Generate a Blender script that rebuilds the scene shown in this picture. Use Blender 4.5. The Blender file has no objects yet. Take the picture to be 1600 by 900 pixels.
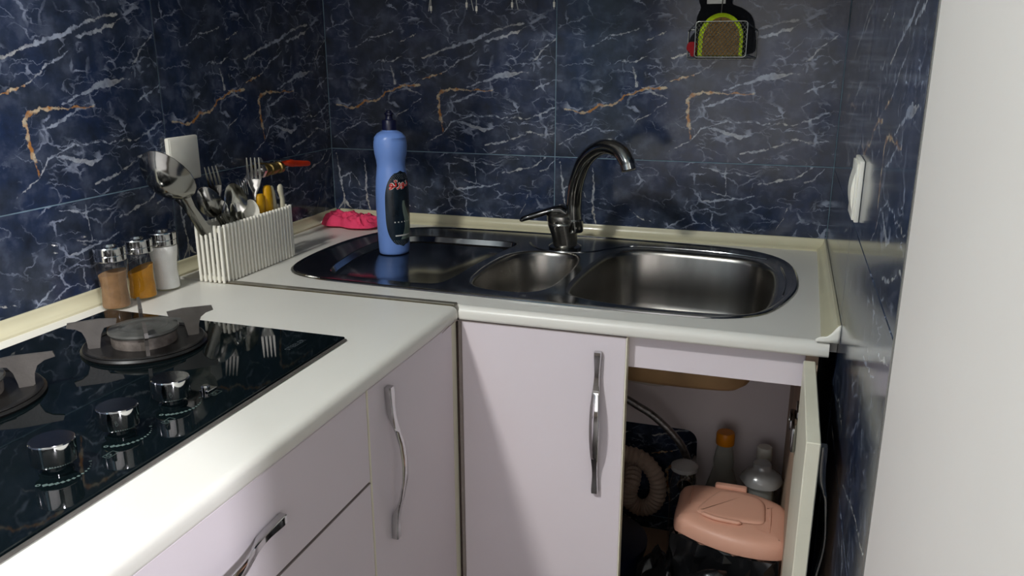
import bpy, bmesh, math, random
from mathutils import Vector, Matrix, noise
random.seed(7)
PI = math.pi
S = bpy.context.scene
COL = S.collection
R = math.radians

# ------------------------------------------------------------------ camera, world, lights, exposure
cam_d = bpy.data.cameras.new('camera')
cam_d.sensor_width = 36.0
cam_d.lens = 1281.83 / 1600 * 36.0
cam_d.clip_start = 0.02
cam = bpy.data.objects.new('camera', cam_d)
COL.objects.link(cam)
yaw, pitch, roll = 0.32, 0.279, -0.0012
fw = Vector((-math.sin(yaw) * math.cos(pitch), math.cos(yaw) * math.cos(pitch), -math.sin(pitch)))
r0 = Vector((math.cos(yaw), math.sin(yaw), 0))
u0 = r0.cross(fw)
rr = r0 * math.cos(roll) + u0 * math.sin(roll)
uu = -r0 * math.sin(roll) + u0 * math.cos(roll)
M = Matrix((rr, uu, -fw)).transposed().to_4x4()
M.translation = Vector((1.1071, -1.8704, 1.3148))
cam.matrix_world = M
S.camera = cam

world = bpy.data.worlds.new('world')
world.use_nodes = True
world.node_tree.nodes['Background'].inputs[0].default_value = (0.75, 0.8, 0.9, 1)
world.node_tree.nodes['Background'].inputs[1].default_value = 0.05
S.world = world

def area(name, loc, target, size, watts, color=(1, 1, 1), shape='DISK', size_y=None):
    d = bpy.data.lights.new(name, 'AREA')
    d.shape = shape
    d.size = size
    if size_y:
        d.size_y = size_y
    d.energy = watts
    d.color = color
    o = bpy.data.objects.new(name, d)
    COL.objects.link(o)
    o.location = loc
    o.rotation_euler = (Vector(target) - Vector(loc)).to_track_quat('-Z', 'Y').to_euler()
    return o

LAMP_A = (0.11, -2.25, 2.42)     # kitchen ceiling lamp, behind the camera
ROOM_Y0 = -4.4
LAMP_B = (3.0, -2.95, 2.40)      # lamp of the room beyond the end of the right wall
area('kitchen_light', LAMP_A, (0.11, -2.25, 0), 0.20, 37.5, (1.0, 0.985, 0.95))
area('room_light', LAMP_B, (1.2, -1.6, 0.6), 0.24, 100, (0.94, 0.93, 1.0))
area('fill_light', (1.85, ROOM_Y0 + 0.03, 1.40), (1.85, 0, 1.40), 3.2, 22, (0.97, 0.95, 0.98), 'RECTANGLE', 1.9)  # broad soft fill added behind the camera, from an assumed window

S.view_settings.view_transform = 'Standard'
S.view_settings.look = 'None'
S.view_settings.exposure = 0.0
S.view_settings.gamma = 1.0
S.view_settings.use_curve_mapping = False
S.cycles.caustics_reflective = False

# ------------------------------------------------------------------ materials
def srgb(r, g, b):
    f = lambda c: (c / 255 / 12.92) if c / 255 <= 0.04045 else ((c / 255 + 0.055) / 1.055) ** 2.4
    return (f(r), f(g), f(b))

def mat(name, color, rough=0.5, metal=0.0, spec=0.5, var=0.0, vscale=8.0, bump=0.0, bscale=60.0, trans=0.0, ior=1.45, coat=0.0, stretch=None):
    m = bpy.data.materials.new(name)
    m.use_nodes = True
    nt = m.node_tree
    b = nt.nodes['Principled BSDF']
    b.inputs['Base Color'].default_value = (*color, 1)
    b.inputs['Roughness'].default_value = rough
    b.inputs['Metallic'].default_value = metal
    b.inputs['Specular IOR Level'].default_value = spec
    b.inputs['Transmission Weight'].default_value = trans
    b.inputs['IOR'].default_value = ior
    b.inputs['Coat Weight'].default_value = coat
    tc = nt.nodes.new('ShaderNodeTexCoord')
    src = tc.outputs['Object']
    if stretch:
        mp = nt.nodes.new('ShaderNodeMapping')
        mp.inputs['Scale'].default_value = stretch
        nt.links.new(src, mp.inputs['Vector'])
        src = mp.outputs['Vector']
    if var > 0:
        n = nt.nodes.new('ShaderNodeTexNoise')
        n.inputs['Scale'].default_value = vscale
        n.inputs['Detail'].default_value = 4
        nt.links.new(src, n.inputs['Vector'])
        r = nt.nodes.new('ShaderNodeMapRange')
        r.inputs['From Min'].default_value = 0.3
        r.inputs['From Max'].default_value = 0.7
        r.inputs['To Min'].default_value = 1 - var
        r.inputs['To Max'].default_value = 1 + var * 0.4
        nt.links.new(n.outputs['Fac'], r.inputs['Value'])
        mx = nt.nodes.new('ShaderNodeVectorMath')
        mx.operation = 'SCALE'
        mx.inputs[0].default_value = color
        nt.links.new(r.outputs['Result'], mx.inputs['Scale'])
        nt.links.new(mx.outputs['Vector'], b.inputs['Base Color'])
    if bump > 0:
        n = nt.nodes.new('ShaderNodeTexNoise')
        n.inputs['Scale'].default_value = bscale
        n.inputs['Detail'].default_value = 3
        nt.links.new(src, n.inputs['Vector'])
        bp = nt.nodes.new('ShaderNodeBump')
        bp.inputs['Strength'].default_value = bump
        bp.inputs['Distance'].default_value = 0.002
        nt.links.new(n.outputs['Fac'], bp.inputs['Height'])
        nt.links.new(bp.outputs['Normal'], b.inputs['Normal'])
    return m

def clear_mat(name, tint, gloss=0.12, rough=0.03, density=0.0):
    """thin clear glass or plastic: mostly see-through, with a fresnel reflection"""
    m = bpy.data.materials.new(name)
    m.use_nodes = True
    nt = m.node_tree
    nt.nodes.remove(nt.nodes['Principled BSDF'])
    out = nt.nodes['Material Output']
    t = nt.nodes.new('ShaderNodeBsdfTransparent')
    t.inputs[0].default_value = (*tint, 1)
    g = nt.nodes.new('ShaderNodeBsdfGlossy')
    g.inputs['Roughness'].default_value = rough
    d = nt.nodes.new('ShaderNodeBsdfDiffuse')
    d.inputs[0].default_value = (*tint, 1)
    lw = nt.nodes.new('ShaderNodeLayerWeight')
    lw.inputs['Blend'].default_value = 0.5
    pw = nt.nodes.new('ShaderNodeMath')
    pw.operation = 'POWER'
    pw.inputs[1].default_value = 4.0
    nt.links.new(lw.outputs['Facing'], pw.inputs[0])
    ad = nt.nodes.new('ShaderNodeMath')
    ad.operation = 'MULTIPLY_ADD'
    ad.use_clamp = True
    ad.inputs[1].default_value = 0.75
    ad.inputs[2].default_value = 0.04 + gloss * 0.3
    nt.links.new(pw.outputs[0], ad.inputs[0])
    m0 = nt.nodes.new('ShaderNodeMixShader')
    m0.inputs[0].default_value = density
    nt.links.new(t.outputs[0], m0.inputs[1])
    nt.links.new(d.outputs[0], m0.inputs[2])
    m1 = nt.nodes.new('ShaderNodeMixShader')
    nt.links.new(ad.outputs[0], m1.inputs[0])
    nt.links.new(m0.outputs[0], m1.inputs[1])
    nt.links.new(g.outputs[0], m1.inputs[2])
    nt.links.new(m1.outputs[0], out.inputs['Surface'])
    return m

# --- blue marble print: every tile of a row carries the same print, laid out in tile coordinates
class NG:
    def __init__(s, nt):
        s.nt = nt
    def n(s, t):
        return s.nt.nodes.new(t)
    def put(s, sock, v):
        if isinstance(v, (int, float)):
            sock.default_value = v
        else:
            s.nt.links.new(v, sock)
    def math(s, op, a, b=0.0, clamp=False):
        n = s.n('ShaderNodeMath')
        n.operation = op
        n.use_clamp = clamp
        s.put(n.inputs[0], a)
        s.put(n.inputs[1], b)
        return n.outputs[0]
    def curve(s, x, pts):
        n = s.n('ShaderNodeFloatCurve')
        c = n.mapping.curves[0]
        pts = sorted(pts)
        while len(c.points) < len(pts):
            c.points.new(0.5, 0.5)
        for p, q in zip(c.points, pts):
            p.location = q
            p.handle_type = 'VECTOR'
        n.mapping.update()
        s.nt.links.new(x, n.inputs['Value'])
        return n.outputs[0]
    def noise(s, vec, scale, detail=3, rough=0.55):
        n = s.n('ShaderNodeTexNoise')
        n.inputs['Scale'].default_value = scale
        n.inputs['Detail'].default_value = detail
        n.inputs['Roughness'].default_value = rough
        s.nt.links.new(vec, n.inputs['Vector'])
        return n
    def rng(s, v, a, b, c=0.0, d=1.0):
        n = s.n('ShaderNodeMapRange')
        n.inputs['From Min'].default_value = a
        n.inputs['From Max'].default_value = b
        n.inputs['To Min'].default_value = c
        n.inputs['To Max'].default_value = d
        s.nt.links.new(v, n.inputs['Value'])
        return n.outputs[0]
    def mix(s, f, a, b):
        n = s.n('ShaderNodeMix')
        n.data_type = 'RGBA'
        s.put(n.inputs[0], f)
        for k, v in ((6, a), (7, b)):
            if isinstance(v, tuple):
                n.inputs[k].default_value = (*v, 1)
            else:
                s.nt.links.new(v, n.inputs[k])
        return n.outputs[2]

def marble(name, white, gold, seed):
    m = bpy.data.materials.new(name)
    m.use_nodes = True
    nt = m.node_tree
    b = nt.nodes['Principled BSDF']
    g = NG(nt)
    tc = g.n('ShaderNodeTexCoord')
    P = tc.outputs['Object']
    off = g.n('ShaderNodeVectorMath')
    off.operation = 'MULTIPLY_ADD'
    off.inputs[1].default_value = (1, 0, 1)
    off.inputs[2].default_value = (seed * 1.7, 0, seed * 0.9)
    nt.links.new(P, off.inputs[0])
    Q = off.outputs[0]
    wn = g.noise(Q, 34, 4, 0.62)
    w2 = g.n('ShaderNodeVectorMath')
    w2.operation = 'SUBTRACT'
    nt.links.new(wn.outputs['Color'], w2.inputs[0])
    w2.inputs[1].default_value = (0.5, 0.5, 0.5)
    w3 = g.n('ShaderNodeVectorMath')
    w3.operation = 'MULTIPLY_ADD'
    nt.links.new(w2.outputs[0], w3.inputs[0])
    w3.inputs[1].default_value = (0.02, 0.0, 0.02)
    nt.links.new(P, w3.inputs[2])
    sx = g.n('ShaderNodeSeparateXYZ')
    nt.links.new(w3.outputs[0], sx.inputs[0])
    u = g.math('DIVIDE', sx.outputs[0], 0.6)
    v = g.math('DIVIDE', sx.outputs[2], 0.3)
    rag = g.noise(Q, 75, 3, 0.6).outputs['Fac']
    ragw = g.rng(rag, 0.3, 0.7, -0.0026, 0.0022)

    def vein(axis, pts, wid, _k=1.0):
        """wid in mm half width at each point; the vein fades to nothing past its ends"""
        a, c, ks = (u, v, 0.3) if axis == 'u' else (v, u, 0.6)
        cv = g.curve(a, pts)
        e = 0.012
        ps = sorted(zip(pts, wid))
        wp = [(max(0, ps[0][0][0] - e), 0.0)] + [(p[0], (w * 1.25 + 2.2) / 12.0) for p, w in ps] + [(min(1, ps[-1][0][0] + e), 0.0)]
        fx = []
        for q in wp:
            if fx and q[0] - fx[-1][0] < 0.002:
                continue
            fx.append(q)
        cw = g.curve(a, fx)
        d = g.math('MULTIPLY', g.math('ABSOLUTE', g.math('SUBTRACT', c, cv)), ks)
        w = g.math('SUBTRACT', g.math('MULTIPLY', cw, 0.012), 0.0022)
        w = g.math('ADD', w, ragw)
        return g.math('DIVIDE', g.math('SUBTRACT', w, d), 0.0016, True)

    def union(lst):
        acc = None
        for ax, pts, wid in lst:
            k = vein(ax, pts, wid)
            acc = k if acc is None else g.math('MAXIMUM', acc, k)
        return acc

    # ground: navy with slate and inky clouds
    c1 = g.noise(Q, 9, 3).outputs['Fac']
    c2 = g.noise(Q, 26, 4).outputs['Fac']
    base = g.mix(g.rng(c1, 0.36, 0.62), (0.019, 0.033, 0.080), (0.036, 0.047, 0.072))
    base = g.mix(g.rng(c2, 0.50, 0.72, 0, 0.75), base, (0.095, 0.115, 0.17))
    base = g.mix(g.rng(c2, 0.48, 0.28, 0, 0.75), base, (0.013, 0.017, 0.024))
    # hairline crackle, leaning up to the right
    mp = g.n('ShaderNodeMapping')
    mp.inputs['Rotation'].default_value = (0, R(24), 0)
    mp.inputs['Scale'].default_value = (0.55, 1, 1.25)
    w4 = g.n('ShaderNodeVectorMath')
    w4.operation = 'MULTIPLY_ADD'
    nt.links.new(w2.outputs[0], w4.inputs[0])
    w4.inputs[1].default_value = (0.030, 0.0, 0.030)
    nt.links.new(Q, w4.inputs[2])
    nt.links.new(w4.outputs[0], mp.inputs['Vector'])
    r1 = g.noise(mp.outputs[0], 17, 2, 0.5).outputs['Fac']
    k1 = g.rng(g.math('ABSOLUTE', g.math('SUBTRACT', r1, 0.47)), 0.0, 0.010, 1, 0)
    msk1 = g.rng(g.noise(Q, 11, 2).outputs['Fac'], 0.46, 0.54)
    def shards(scale, wd, mscale, lo, hi, chan):
        vo = g.n('ShaderNodeTexVoronoi')
        vo.feature = 'DISTANCE_TO_EDGE'
        vo.inputs['Scale'].default_value = scale
        nt.links.new(mp.outputs[0], vo.inputs['Vector'])
        tw = g.rng(g.noise(Q, 30, 2).outputs['Fac'], 0.38, 0.66, 0.15, 1.6)
        k = g.math('SUBTRACT', 1.0, g.math('DIVIDE', vo.outputs['Distance'], g.math('MULTIPLY', tw, wd)), True)
        mk = g.rng(g.noise(Q, mscale, 2).outputs[chan], lo, hi)
        return g.math('MULTIPLY', g.math('MULTIPLY', k, 1.8, True), mk)
    hair = g.math('MULTIPLY', g.math('MULTIPLY', k1, msk1), 0.8)
    hair = g.math('MAXIMUM', hair, shards(21, 0.038, 10, 0.53, 0.60, 'Fac'))
    hair = g.math('MAXIMUM', hair, shards(44, 0.055, 13, 0.56, 0.63, 'Color'))
    hair = g.math('MAXIMUM', hair, g.math('MULTIPLY', shards(13, 0.022, 8, 0.52, 0.60, 'Color'), 0.7))
    fade = g.rng(g.noise(Q, 40, 3).outputs['Fac'], 0.34, 0.58, 0.2, 1.0)
    col = g.mix(g.math('MULTIPLY', hair, fade), base, (0.27, 0.31, 0.40))
    W = union(white)
    fade2 = g.rng(g.noise(Q, 55, 3).outputs['Fac'], 0.32, 0.56, 0.3, 0.95)
    wc = g.mix(g.rng(g.noise(Q, 6, 2).outputs['Fac'], 0.45, 0.65), (0.38, 0.43, 0.52), (0.54, 0.53, 0.48))
    col = g.mix(g.math('MULTIPLY', W, fade2), col, wc)
    if gold:
        G = union(gold)
        gc = g.mix(g.rng(g.noise(Q, 48, 2).outputs['Fac'], 0.42, 0.58), (0.44, 0.19, 0.05), (0.60, 0.50, 0.34))
        col = g.mix(g.math('MULTIPLY', G, g.rng(fade2, 0.3, 0.95, 0.7, 1.0)), col, gc)
    nt.links.new(col, b.inputs['Base Color'])
    b.inputs['Roughness'].default_value = 0.13
    b.inputs['Specular IOR Level'].default_value = 0.36
    bn = g.n('ShaderNodeBump')
    bn.inputs['Strength'].default_value = 0.05
    bn.inputs['Distance'].default_value = 0.002
    nt.links.new(g.noise(P, 18, 2).outputs['Fac'], bn.inputs['Height'])
    nt.links.new(bn.outputs[0], b.inputs['Normal'])
    return m

WA = [
 ('u', [(.435,.747),(.53,.804),(.6,.848),(.67,.88),(.70,.91),(.77,.962),(.86,.995)], [2.2,2.6,4,4.2,2.6,2.6,2.4]),
 ('u', [(.705,.867),(.77,.90),(.835,.937),(.87,.97)], [2,3,2,1]),
 ('u', [(.518,.627),(.576,.70),(.626,.76),(.67,.79)], [1.5,1.6,1.8,1.5]),
 ('u', [(.547,.39),(.626,.443),(.676,.48),(.73,.51)], [2.6,3,2.2,1]),
 ('u', [(.626,.52),(.70,.576),(.77,.614),(.813,.62),(.85,.64),(.88,.65)], [1,2.4,5.5,5.5,2,1]),
 ('u', [(.885,.66),(.895,.715),(.95,.83),(.99,.89)], [1.4,2,1.8,1.6]),
 ('u', [(.44,.07),(.518,.158),(.554,.24),(.626,.29),(.70,.304),(.77,.295),(.87,.29),(.93,.32),(.99,.386)], [1.4,1.8,2,1.8,1.4,1.2,1.4,2,2]),
 ('u', [(.57,.26),(.63,.23),(.69,.19),(.73,.21)], [1,3,4.5,2]),
 ('u', [(.70,.07),(.755,.095),(.80,.114),(.87,.18),(.93,.16),(.99,.17)], [2,2.4,1.6,1.4,2,1.6]),
 ('u', [(.31,.27),(.38,.373),(.44,.45)], [.8,1.3,1]),
 ('u', [(.25,.72),(.31,.727),(.345,.76)], [1.4,2,1.4]),
 ('u', [(.14,.83),(.21,.9),(.31,.955)], [1,1.4,1.6]),
 ('u', [(.9,.506),(.95,.55),(.99,.60)], [1,2,2]),
 ('u', [(.34,.867),(.41,.924)], [1,1.6]),
 ('u', [(.02,.095),(.086,.184),(.144,.22)], [1.4,1.8,2.2]),
 ('v', [(.55,.31),(.63,.305),(.7,.29)], [3.5,2.5,1]),
 ('u', [(.33,.54),(.37,.49),(.44,.455)], [2.5,2.5,1]),
]
GA = [
 ('u', [(.036,.365),(.10,.35),(.144,.36),(.165,.404),(.216,.4),(.27,.474),(.34,.526),(.42,.53)], [1.6,2.6,2.8,2.6,2.6,2.2,3,2.4]),
 ('u', [(.435,.575),(.48,.61),(.518,.627)], [2,2.2,1.4]),
 ('u', [(.496,.44),(.518,.487),(.554,.5),(.626,.5),(.655,.494),(.727,.5)], [2.6,4,3,2.4,2,1.6]),
 ('v', [(.17,.519),(.285,.508),(.373,.5),(.455,.502)], [1.8,2.8,3,3.2]),
]
WB = [
 ('u', [(.567,.716),(.62,.724),(.68,.733),(.77,.77)], [2.4,2.2,2.4,1.6]),
 ('u', [(.61,.78),(.675,.75)], [1.6,1.6]),
 ('v', [(.75,.655),(.85,.657),(.98,.654)], [1.2,1.6,1.4]),
 ('u', [(.77,.855),(.845,.885),(.895,.915),(.955,.99)], [1.4,2.4,2,1.6]),
 ('u', [(.565,.965),(.65,.93),(.72,.925),(.765,.92)], [1.4,2,1.8,1]),
 ('u', [(.93,.89),(.96,.9),(.995,.985)], [1.2,2,1.6]),
 ('v', [(.5,.05),(.62,.045),(.77,.035),(.97,.02)], [1.8,2.2,2.6,1.4]),
 ('u', [(.035,.76),(.095,.8),(.13,.7)], [2,1.6,1.6]),
 ('u', [(.02,.5),(.05,.56),(.08,.5)], [3,5,3]),
 ('u', [(.45,.49),(.485,.54),(.52,.58)], [1.6,2.4,1.4]),
 ('v', [(.46,.62),(.6,.615),(.72,.622)], [1.2,1.4,1.4]),
 ('u', [(.845,.52),(.88,.68)], [1.2,1]),
 ('u', [(.675,.55),(.71,.46)], [1.2,1.2]),
 ('v', [(.48,.165),(.65,.155),(.8,.16),(.93,.152)], [1.6,2,2.4,1.2]),
 ('u', [(.3,.62),(.35,.55),(.4,.52)], [.8,1,.8]),
 ('u', [(.02,.12),(.2,.22),(.42,.2)], [1.2,2,1]),
 ('u', [(.5,.1),(.7,.22),(.95,.3)], [1.2,2,1.4]),
]
M_tile_a = marble('blue_marble_upper', WA, GA, 1.0)
M_tile_b = marble('blue_marble_lower', WB, [], 2.3)
M_grout = mat('grout', (0.24, 0.36, 0.44), 0.8, var=0.3, vscale=30)
M_plaster = mat('white_paint', srgb(233, 227, 219), 0.55, var=0.03, vscale=3, bump=0.05, bscale=120)
M_ceiling = mat('ceiling_paint', srgb(235, 234, 230), 0.8, var=0.02, vscale=3)
M_wood = mat('brown_wall_finish', srgb(140, 128, 116), 0.6, var=0.1, vscale=4)
M_floor = mat('floor_tile', srgb(66, 61, 57), 0.35, var=0.15, vscale=5)
M_alu = mat('grey_metal_edge', srgb(150, 150, 146), 0.35, 0.7, var=0.15, vscale=30)
M_cream = mat('cream_trim', srgb(212, 206, 174), 0.28, var=0.08, vscale=9, coat=0.2)
M_top = mat('white_worktop', srgb(229, 227, 218), 0.33, var=0.035, vscale=5, bump=0.02, bscale=200)
M_lav = mat('lavender_white_laminate', srgb(226, 217, 222), 0.4, var=0.02, vscale=3)
M_edge = mat('grey_edge_band', srgb(150, 140, 136), 0.5, var=0.1, vscale=30)
M_creamedge = mat('cream_edge_band', srgb(232, 228, 206), 0.45, var=0.05, vscale=20)
M_tan = mat('stained_board', srgb(196, 170, 146), 0.6, var=0.22, vscale=7)
M_steel = mat('brushed_steel', (0.27, 0.27, 0.265), 0.15, 1.0, var=0.25, vscale=14, bump=0.03, bscale=40)
M_bowl = mat('bowl_steel', (0.30, 0.285, 0.26), 0.27, 1.0, var=0.3, vscale=20, bump=0.05, bscale=60, stretch=(1, 1, 0.2))
M_chrome = mat('chrome', (0.62, 0.62, 0.62), 0.07, 1.0, var=0.05, vscale=20)
M_leverchrome = mat('black_chrome', (0.10, 0.10, 0.10), 0.14, 1.0, var=0.2, vscale=20)
M_bodychrome = mat('worn_chrome', (0.36, 0.35, 0.32), 0.27, 1.0, var=0.3, vscale=40)
M_darkchrome = mat('dark_chrome', (0.33, 0.33, 0.31), 0.17, 1.0, var=0.2, vscale=20)
M_cut = mat('cutlery_steel', (0.62, 0.62, 0.58), 0.16, 1.0, var=0.15, vscale=30)
M_midsteel = mat('polished_dark_steel', (0.27, 0.27, 0.255), 0.14, 1.0, var=0.15, vscale=30)
M_glassblack = mat('black_glass', (0.003, 0.006, 0.007), 0.03, spec=0.42, var=0.2, vscale=10)
M_iron = mat('grey_enamel_iron', srgb(88, 84, 80), 0.42, var=0.25, vscale=40, bump=0.15, bscale=300)
M_dish = mat('black_enamel_dish', srgb(26, 25, 24), 0.36, var=0.3, vscale=30)
M_burn = mat('burner_alloy', srgb(120, 112, 105), 0.55, 0.35, var=0.5, vscale=60, bump=0.3, bscale=200)
M_burncap = mat('burner_cap_enamel', srgb(82, 82, 78), 0.35, var=0.4, vscale=35, bump=0.1, bscale=120)
M_mark = mat('print_grey_green', srgb(84, 100, 96), 0.5, var=0.1, vscale=60)
M_mark2 = mat('print_dim_grey', srgb(70, 78, 84), 0.5, var=0.1, vscale=60)
M_white = mat('white_plastic', srgb(244, 242, 230), 0.38, var=0.04, vscale=20)
M_offw = mat('ivory_plastic', srgb(222, 216, 190), 0.4, var=0.06, vscale=20)
M_blue = mat('blue_bottle_plastic', srgb(116, 152, 222), 0.32, var=0.05, vscale=12, coat=0.15)
M_navy = mat('navy_cap_plastic', srgb(18, 22, 52), 0.35, var=0.1, vscale=20)
M_lab = mat('dark_label_print', srgb(26, 40, 52), 0.25, var=0.6, vscale=28, stretch=(2.0, 2.0, 0.6))
M_labgreen = mat('label_splash_print', srgb(120, 138, 128), 0.28, var=0.5, vscale=40, stretch=(2.5, 2.5, 0.6))
M_red = mat('red_print', srgb(214, 38, 30), 0.3, var=0.05, vscale=40)
M_wprint = mat('white_print', srgb(226, 226, 222), 0.4, var=0.05, vscale=40)
M_pink = mat('pink_cloth', srgb(250, 72, 116), 0.85, var=0.14, vscale=30, bump=0.4, bscale=450)
M_glass = clear_mat('clear_glass', (0.985, 0.99, 0.985), 0.0)
M_pet = clear_mat('clear_plastic_bottle', (0.80, 0.82, 0.78), 0.1, 0.08, 0.30)
M_haze = clear_mat('hazy_plastic', (0.80, 0.80, 0.80), 0.25, 0.2, 0.42)
M_spicebrown = mat('brown_spice', srgb(140, 106, 72), 0.9, var=0.25, vscale=60, bump=0.3, bscale=500)
M_spiceyel = mat('yellow_spice', srgb(206, 140, 20), 0.9, var=0.2, vscale=50, bump=0.3, bscale=500)
M_salt = mat('white_salt', srgb(250, 249, 247), 0.9, var=0.04, vscale=50, bump=0.3, bscale=600)
M_yellow = mat('yellow_plastic', srgb(218, 162, 14), 0.4, var=0.12, vscale=25)
M_brass = mat('aged_brass', srgb(150, 128, 78), 0.35, 0.9, var=0.35, vscale=60, bump=0.2, bscale=200)
M_orange = mat('orange_red_plastic', srgb(232, 62, 18), 0.4, var=0.08, vscale=30)
M_lime = mat('lime_sponge', srgb(186, 214, 22), 0.9, var=0.15, vscale=60, bump=0.5, bscale=500)
M_scour = mat('brown_scourer', srgb(128, 98, 52), 0.9, var=0.4, vscale=120, bump=0.6, bscale=600)
M_blackcloth = mat('black_cloth', srgb(14, 16, 22), 0.95, var=0.3, vscale=40, bump=0.3, bscale=300)
M_redcloth = mat('dark_red_cloth', srgb(150, 22, 30), 0.9, var=0.2, vscale=60, bump=0.3, bscale=400)
M_wire = mat('grey_wire', (0.42, 0.43, 0.40), 0.3, 0.9, var=0.2, vscale=60)
M_pinkpl = mat('pink_plastic', srgb(226, 172, 148), 0.42, var=0.04, vscale=9, bump=0.03, bscale=300)
M_bag = mat('black_bin_bag', srgb(20, 21, 23), 0.2, spec=0.6, var=0.2, vscale=20)
M_bagwhite = mat('translucent_white_bag', srgb(170, 170, 168), 0.3, var=0.2, vscale=20)
M_navypl = mat('dark_navy_plastic', srgb(12, 18, 44), 0.35, var=0.2, vscale=10)
M_pipe = mat('beige_corrugated_pipe', srgb(176, 154, 138), 0.5, var=0.15, vscale=25)
M_pipew = mat('white_waste_pipe', srgb(190, 186, 182), 0.45, var=0.12, vscale=15)
M_hose = mat('braided_steel_hose', (0.30, 0.29, 0.29), 0.35, 0.9, var=0.4, vscale=120, bump=0.5, bscale=500)
M_ocap = mat('orange_bottle_cap', srgb(226, 138, 10), 0.4, var=0.06, vscale=40)
M_under = mat('brown_sound_coating', srgb(150, 120, 84), 0.55, var=0.45, vscale=9)
M_seal = mat('grimy_sealant', srgb(92, 84, 60), 0.7, var=0.5, vscale=60)
M_strip = mat('grey_joint_strip', srgb(138, 134, 122), 0.35, 0.5, var=0.25, vscale=30)
M_cab = mat('white_cupboard', srgb(225, 222, 218), 0.4, var=0.02, vscale=3)
M_lamp = mat('lamp_housing', srgb(230, 230, 228), 0.5, var=0.02, vscale=10)

# ------------------------------------------------------------------ mesh helpers
class MB:
    def __init__(s):
        s.bm = bmesh.new()
    def box(s, lo, hi, bev=0.0, seg=2):
        lo, hi = Vector(lo), Vector(hi)
        r = bmesh.ops.create_cube(s.bm, size=1.0)
        vs = r['verts']
        for v in vs:
            v.co = Vector(((lo[i] + hi[i]) / 2 + v.co[i] * (hi[i] - lo[i])) for i in range(3))
        if bev > 0:
            es = list({e for v in vs for e in v.link_edges})
            bmesh.ops.bevel(s.bm, geom=es, offset=bev, segments=seg, profile=0.5, affect='EDGES')
        return s
    def loops(s, loops, close_u=True, cap0=False, cap1=False):
        rows = [[s.bm.verts.new(p) for p in lp] for lp in loops]
        n = len(rows[0])
        for a, b in zip(rows, rows[1:]):
            for i in range(n if close_u else n - 1):
                j = (i + 1) % n
                try:
                    s.bm.faces.new((a[i], a[j], b[j], b[i]))
                except ValueError:
                    pass
        if cap0:
            s.bm.faces.new(list(reversed(rows[0])))
        if cap1:
            s.bm.faces.new(rows[-1])
        return rows
    def lathe(s, prof, segs=28, c=(0, 0, 0), sx=1.0, sy=1.0, cap=True, rot=None):
        c = Vector(c)
        L = []
        for r, z in prof:
            lp = []
            for k in range(segs):
                a = 2 * PI * k / segs
                p = Vector((r * sx * math.cos(a), r * sy * math.sin(a), z))
                if rot:
                    p = rot @ p
                lp.append(c + p)
            L.append(lp)
        s.loops(L, True, cap, cap)
        return s
    def tube(s, path, rad, segs=10, cap=True):
        P = [Vector(p) for p in path]
        n = len(P)
        rads = rad if isinstance(rad, (list, tuple)) else [rad] * n
        T = []
        for i in range(n):
            T.append(((P[min(i + 1, n - 1)] - P[max(i - 1, 0)])).normalized())
        ref = Vector((0, 0, 1)) if abs(T[0].z) < 0.9 else Vector((1, 0, 0))
        nrm = (ref - T[0] * ref.dot(T[0])).normalized()
        L = []
        for i in range(n):
            nrm = (nrm - T[i] * nrm.dot(T[i])).normalized()
            bn = T[i].cross(nrm)
            L.append([P[i] + (nrm * math.cos(2 * PI * k / segs) + bn * math.sin(2 * PI * k / segs)) * rads[i] for k in range(segs)])
        s.loops(L, True, cap, cap)
        return s
    def prism(s, outline, axis, a, b):
        """outline in the two other axes (in xyz order), extruded along axis from a to b"""
        def P(q, t):
            return {'x': (t, q[0], q[1]), 'y': (q[0], t, q[1]), 'z': (q[0], q[1], t)}[axis]
        s.loops([[P(q, a) for q in outline], [P(q, b) for q in outline]], True, True, True)
        return s
    def grid(s, f, nu, nv):
        V = [[s.bm.verts.new(f(i / nu, j / nv)) for j in range(nv + 1)] for i in range(nu + 1)]
        for i in range(nu):
            for j in range(nv):
                s.bm.faces.new((V[i][j], V[i + 1][j], V[i + 1][j + 1], V[i][j + 1]))
        return V

def base_of(o):
    p = Vector((0, 0, 0))
    while o:
        p += o.location
        o = o.parent
    return p

def obj(name, mb, m, parent=None, smooth=None, recalc=True, kind=None, label=None, local=False):
    bm = mb.bm
    if recalc:
        bmesh.ops.recalc_face_normals(bm, faces=bm.faces)
    if parent and not local:
        bmesh.ops.translate(bm, verts=bm.verts, vec=-base_of(parent))
    me = bpy.data.meshes.new(name)
    bm.to_mesh(me)
    bm.free()
    for x in (m if isinstance(m, (list, tuple)) else [m]):
        me.materials.append(x)
    if smooth:
        me.polygons.foreach_set('use_smooth', [True] * len(me.polygons))
        me.set_sharp_from_angle(angle=R(smooth))
    o = bpy.data.objects.new(name, me)
    COL.objects.link(o)
    if parent:
        o.parent = parent
    if kind:
        o['kind'] = kind
    if label:
        o['label'] = label
    return o

def thing(name, label, cat, loc, group=None):
    o = bpy.data.objects.new(name, None)
    COL.objects.link(o)
    o.empty_display_size = 0.03
    o.location = loc
    tag(o, label, cat, group)
    return o

def tag(o, label, cat, group=None):
    o['label'] = label
    o['category'] = cat
    if group:
        o['group'] = group
    return o

def copy_tree(src, parent=None):
    c = src.copy()
    COL.objects.link(c)
    if parent:
        c.parent = parent
    for ch in src.children:
        copy_tree(ch, c)
    return c

def struct(name, mb, m, smooth=None):
    return obj(name, mb, m, None, smooth, kind='structure')

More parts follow.
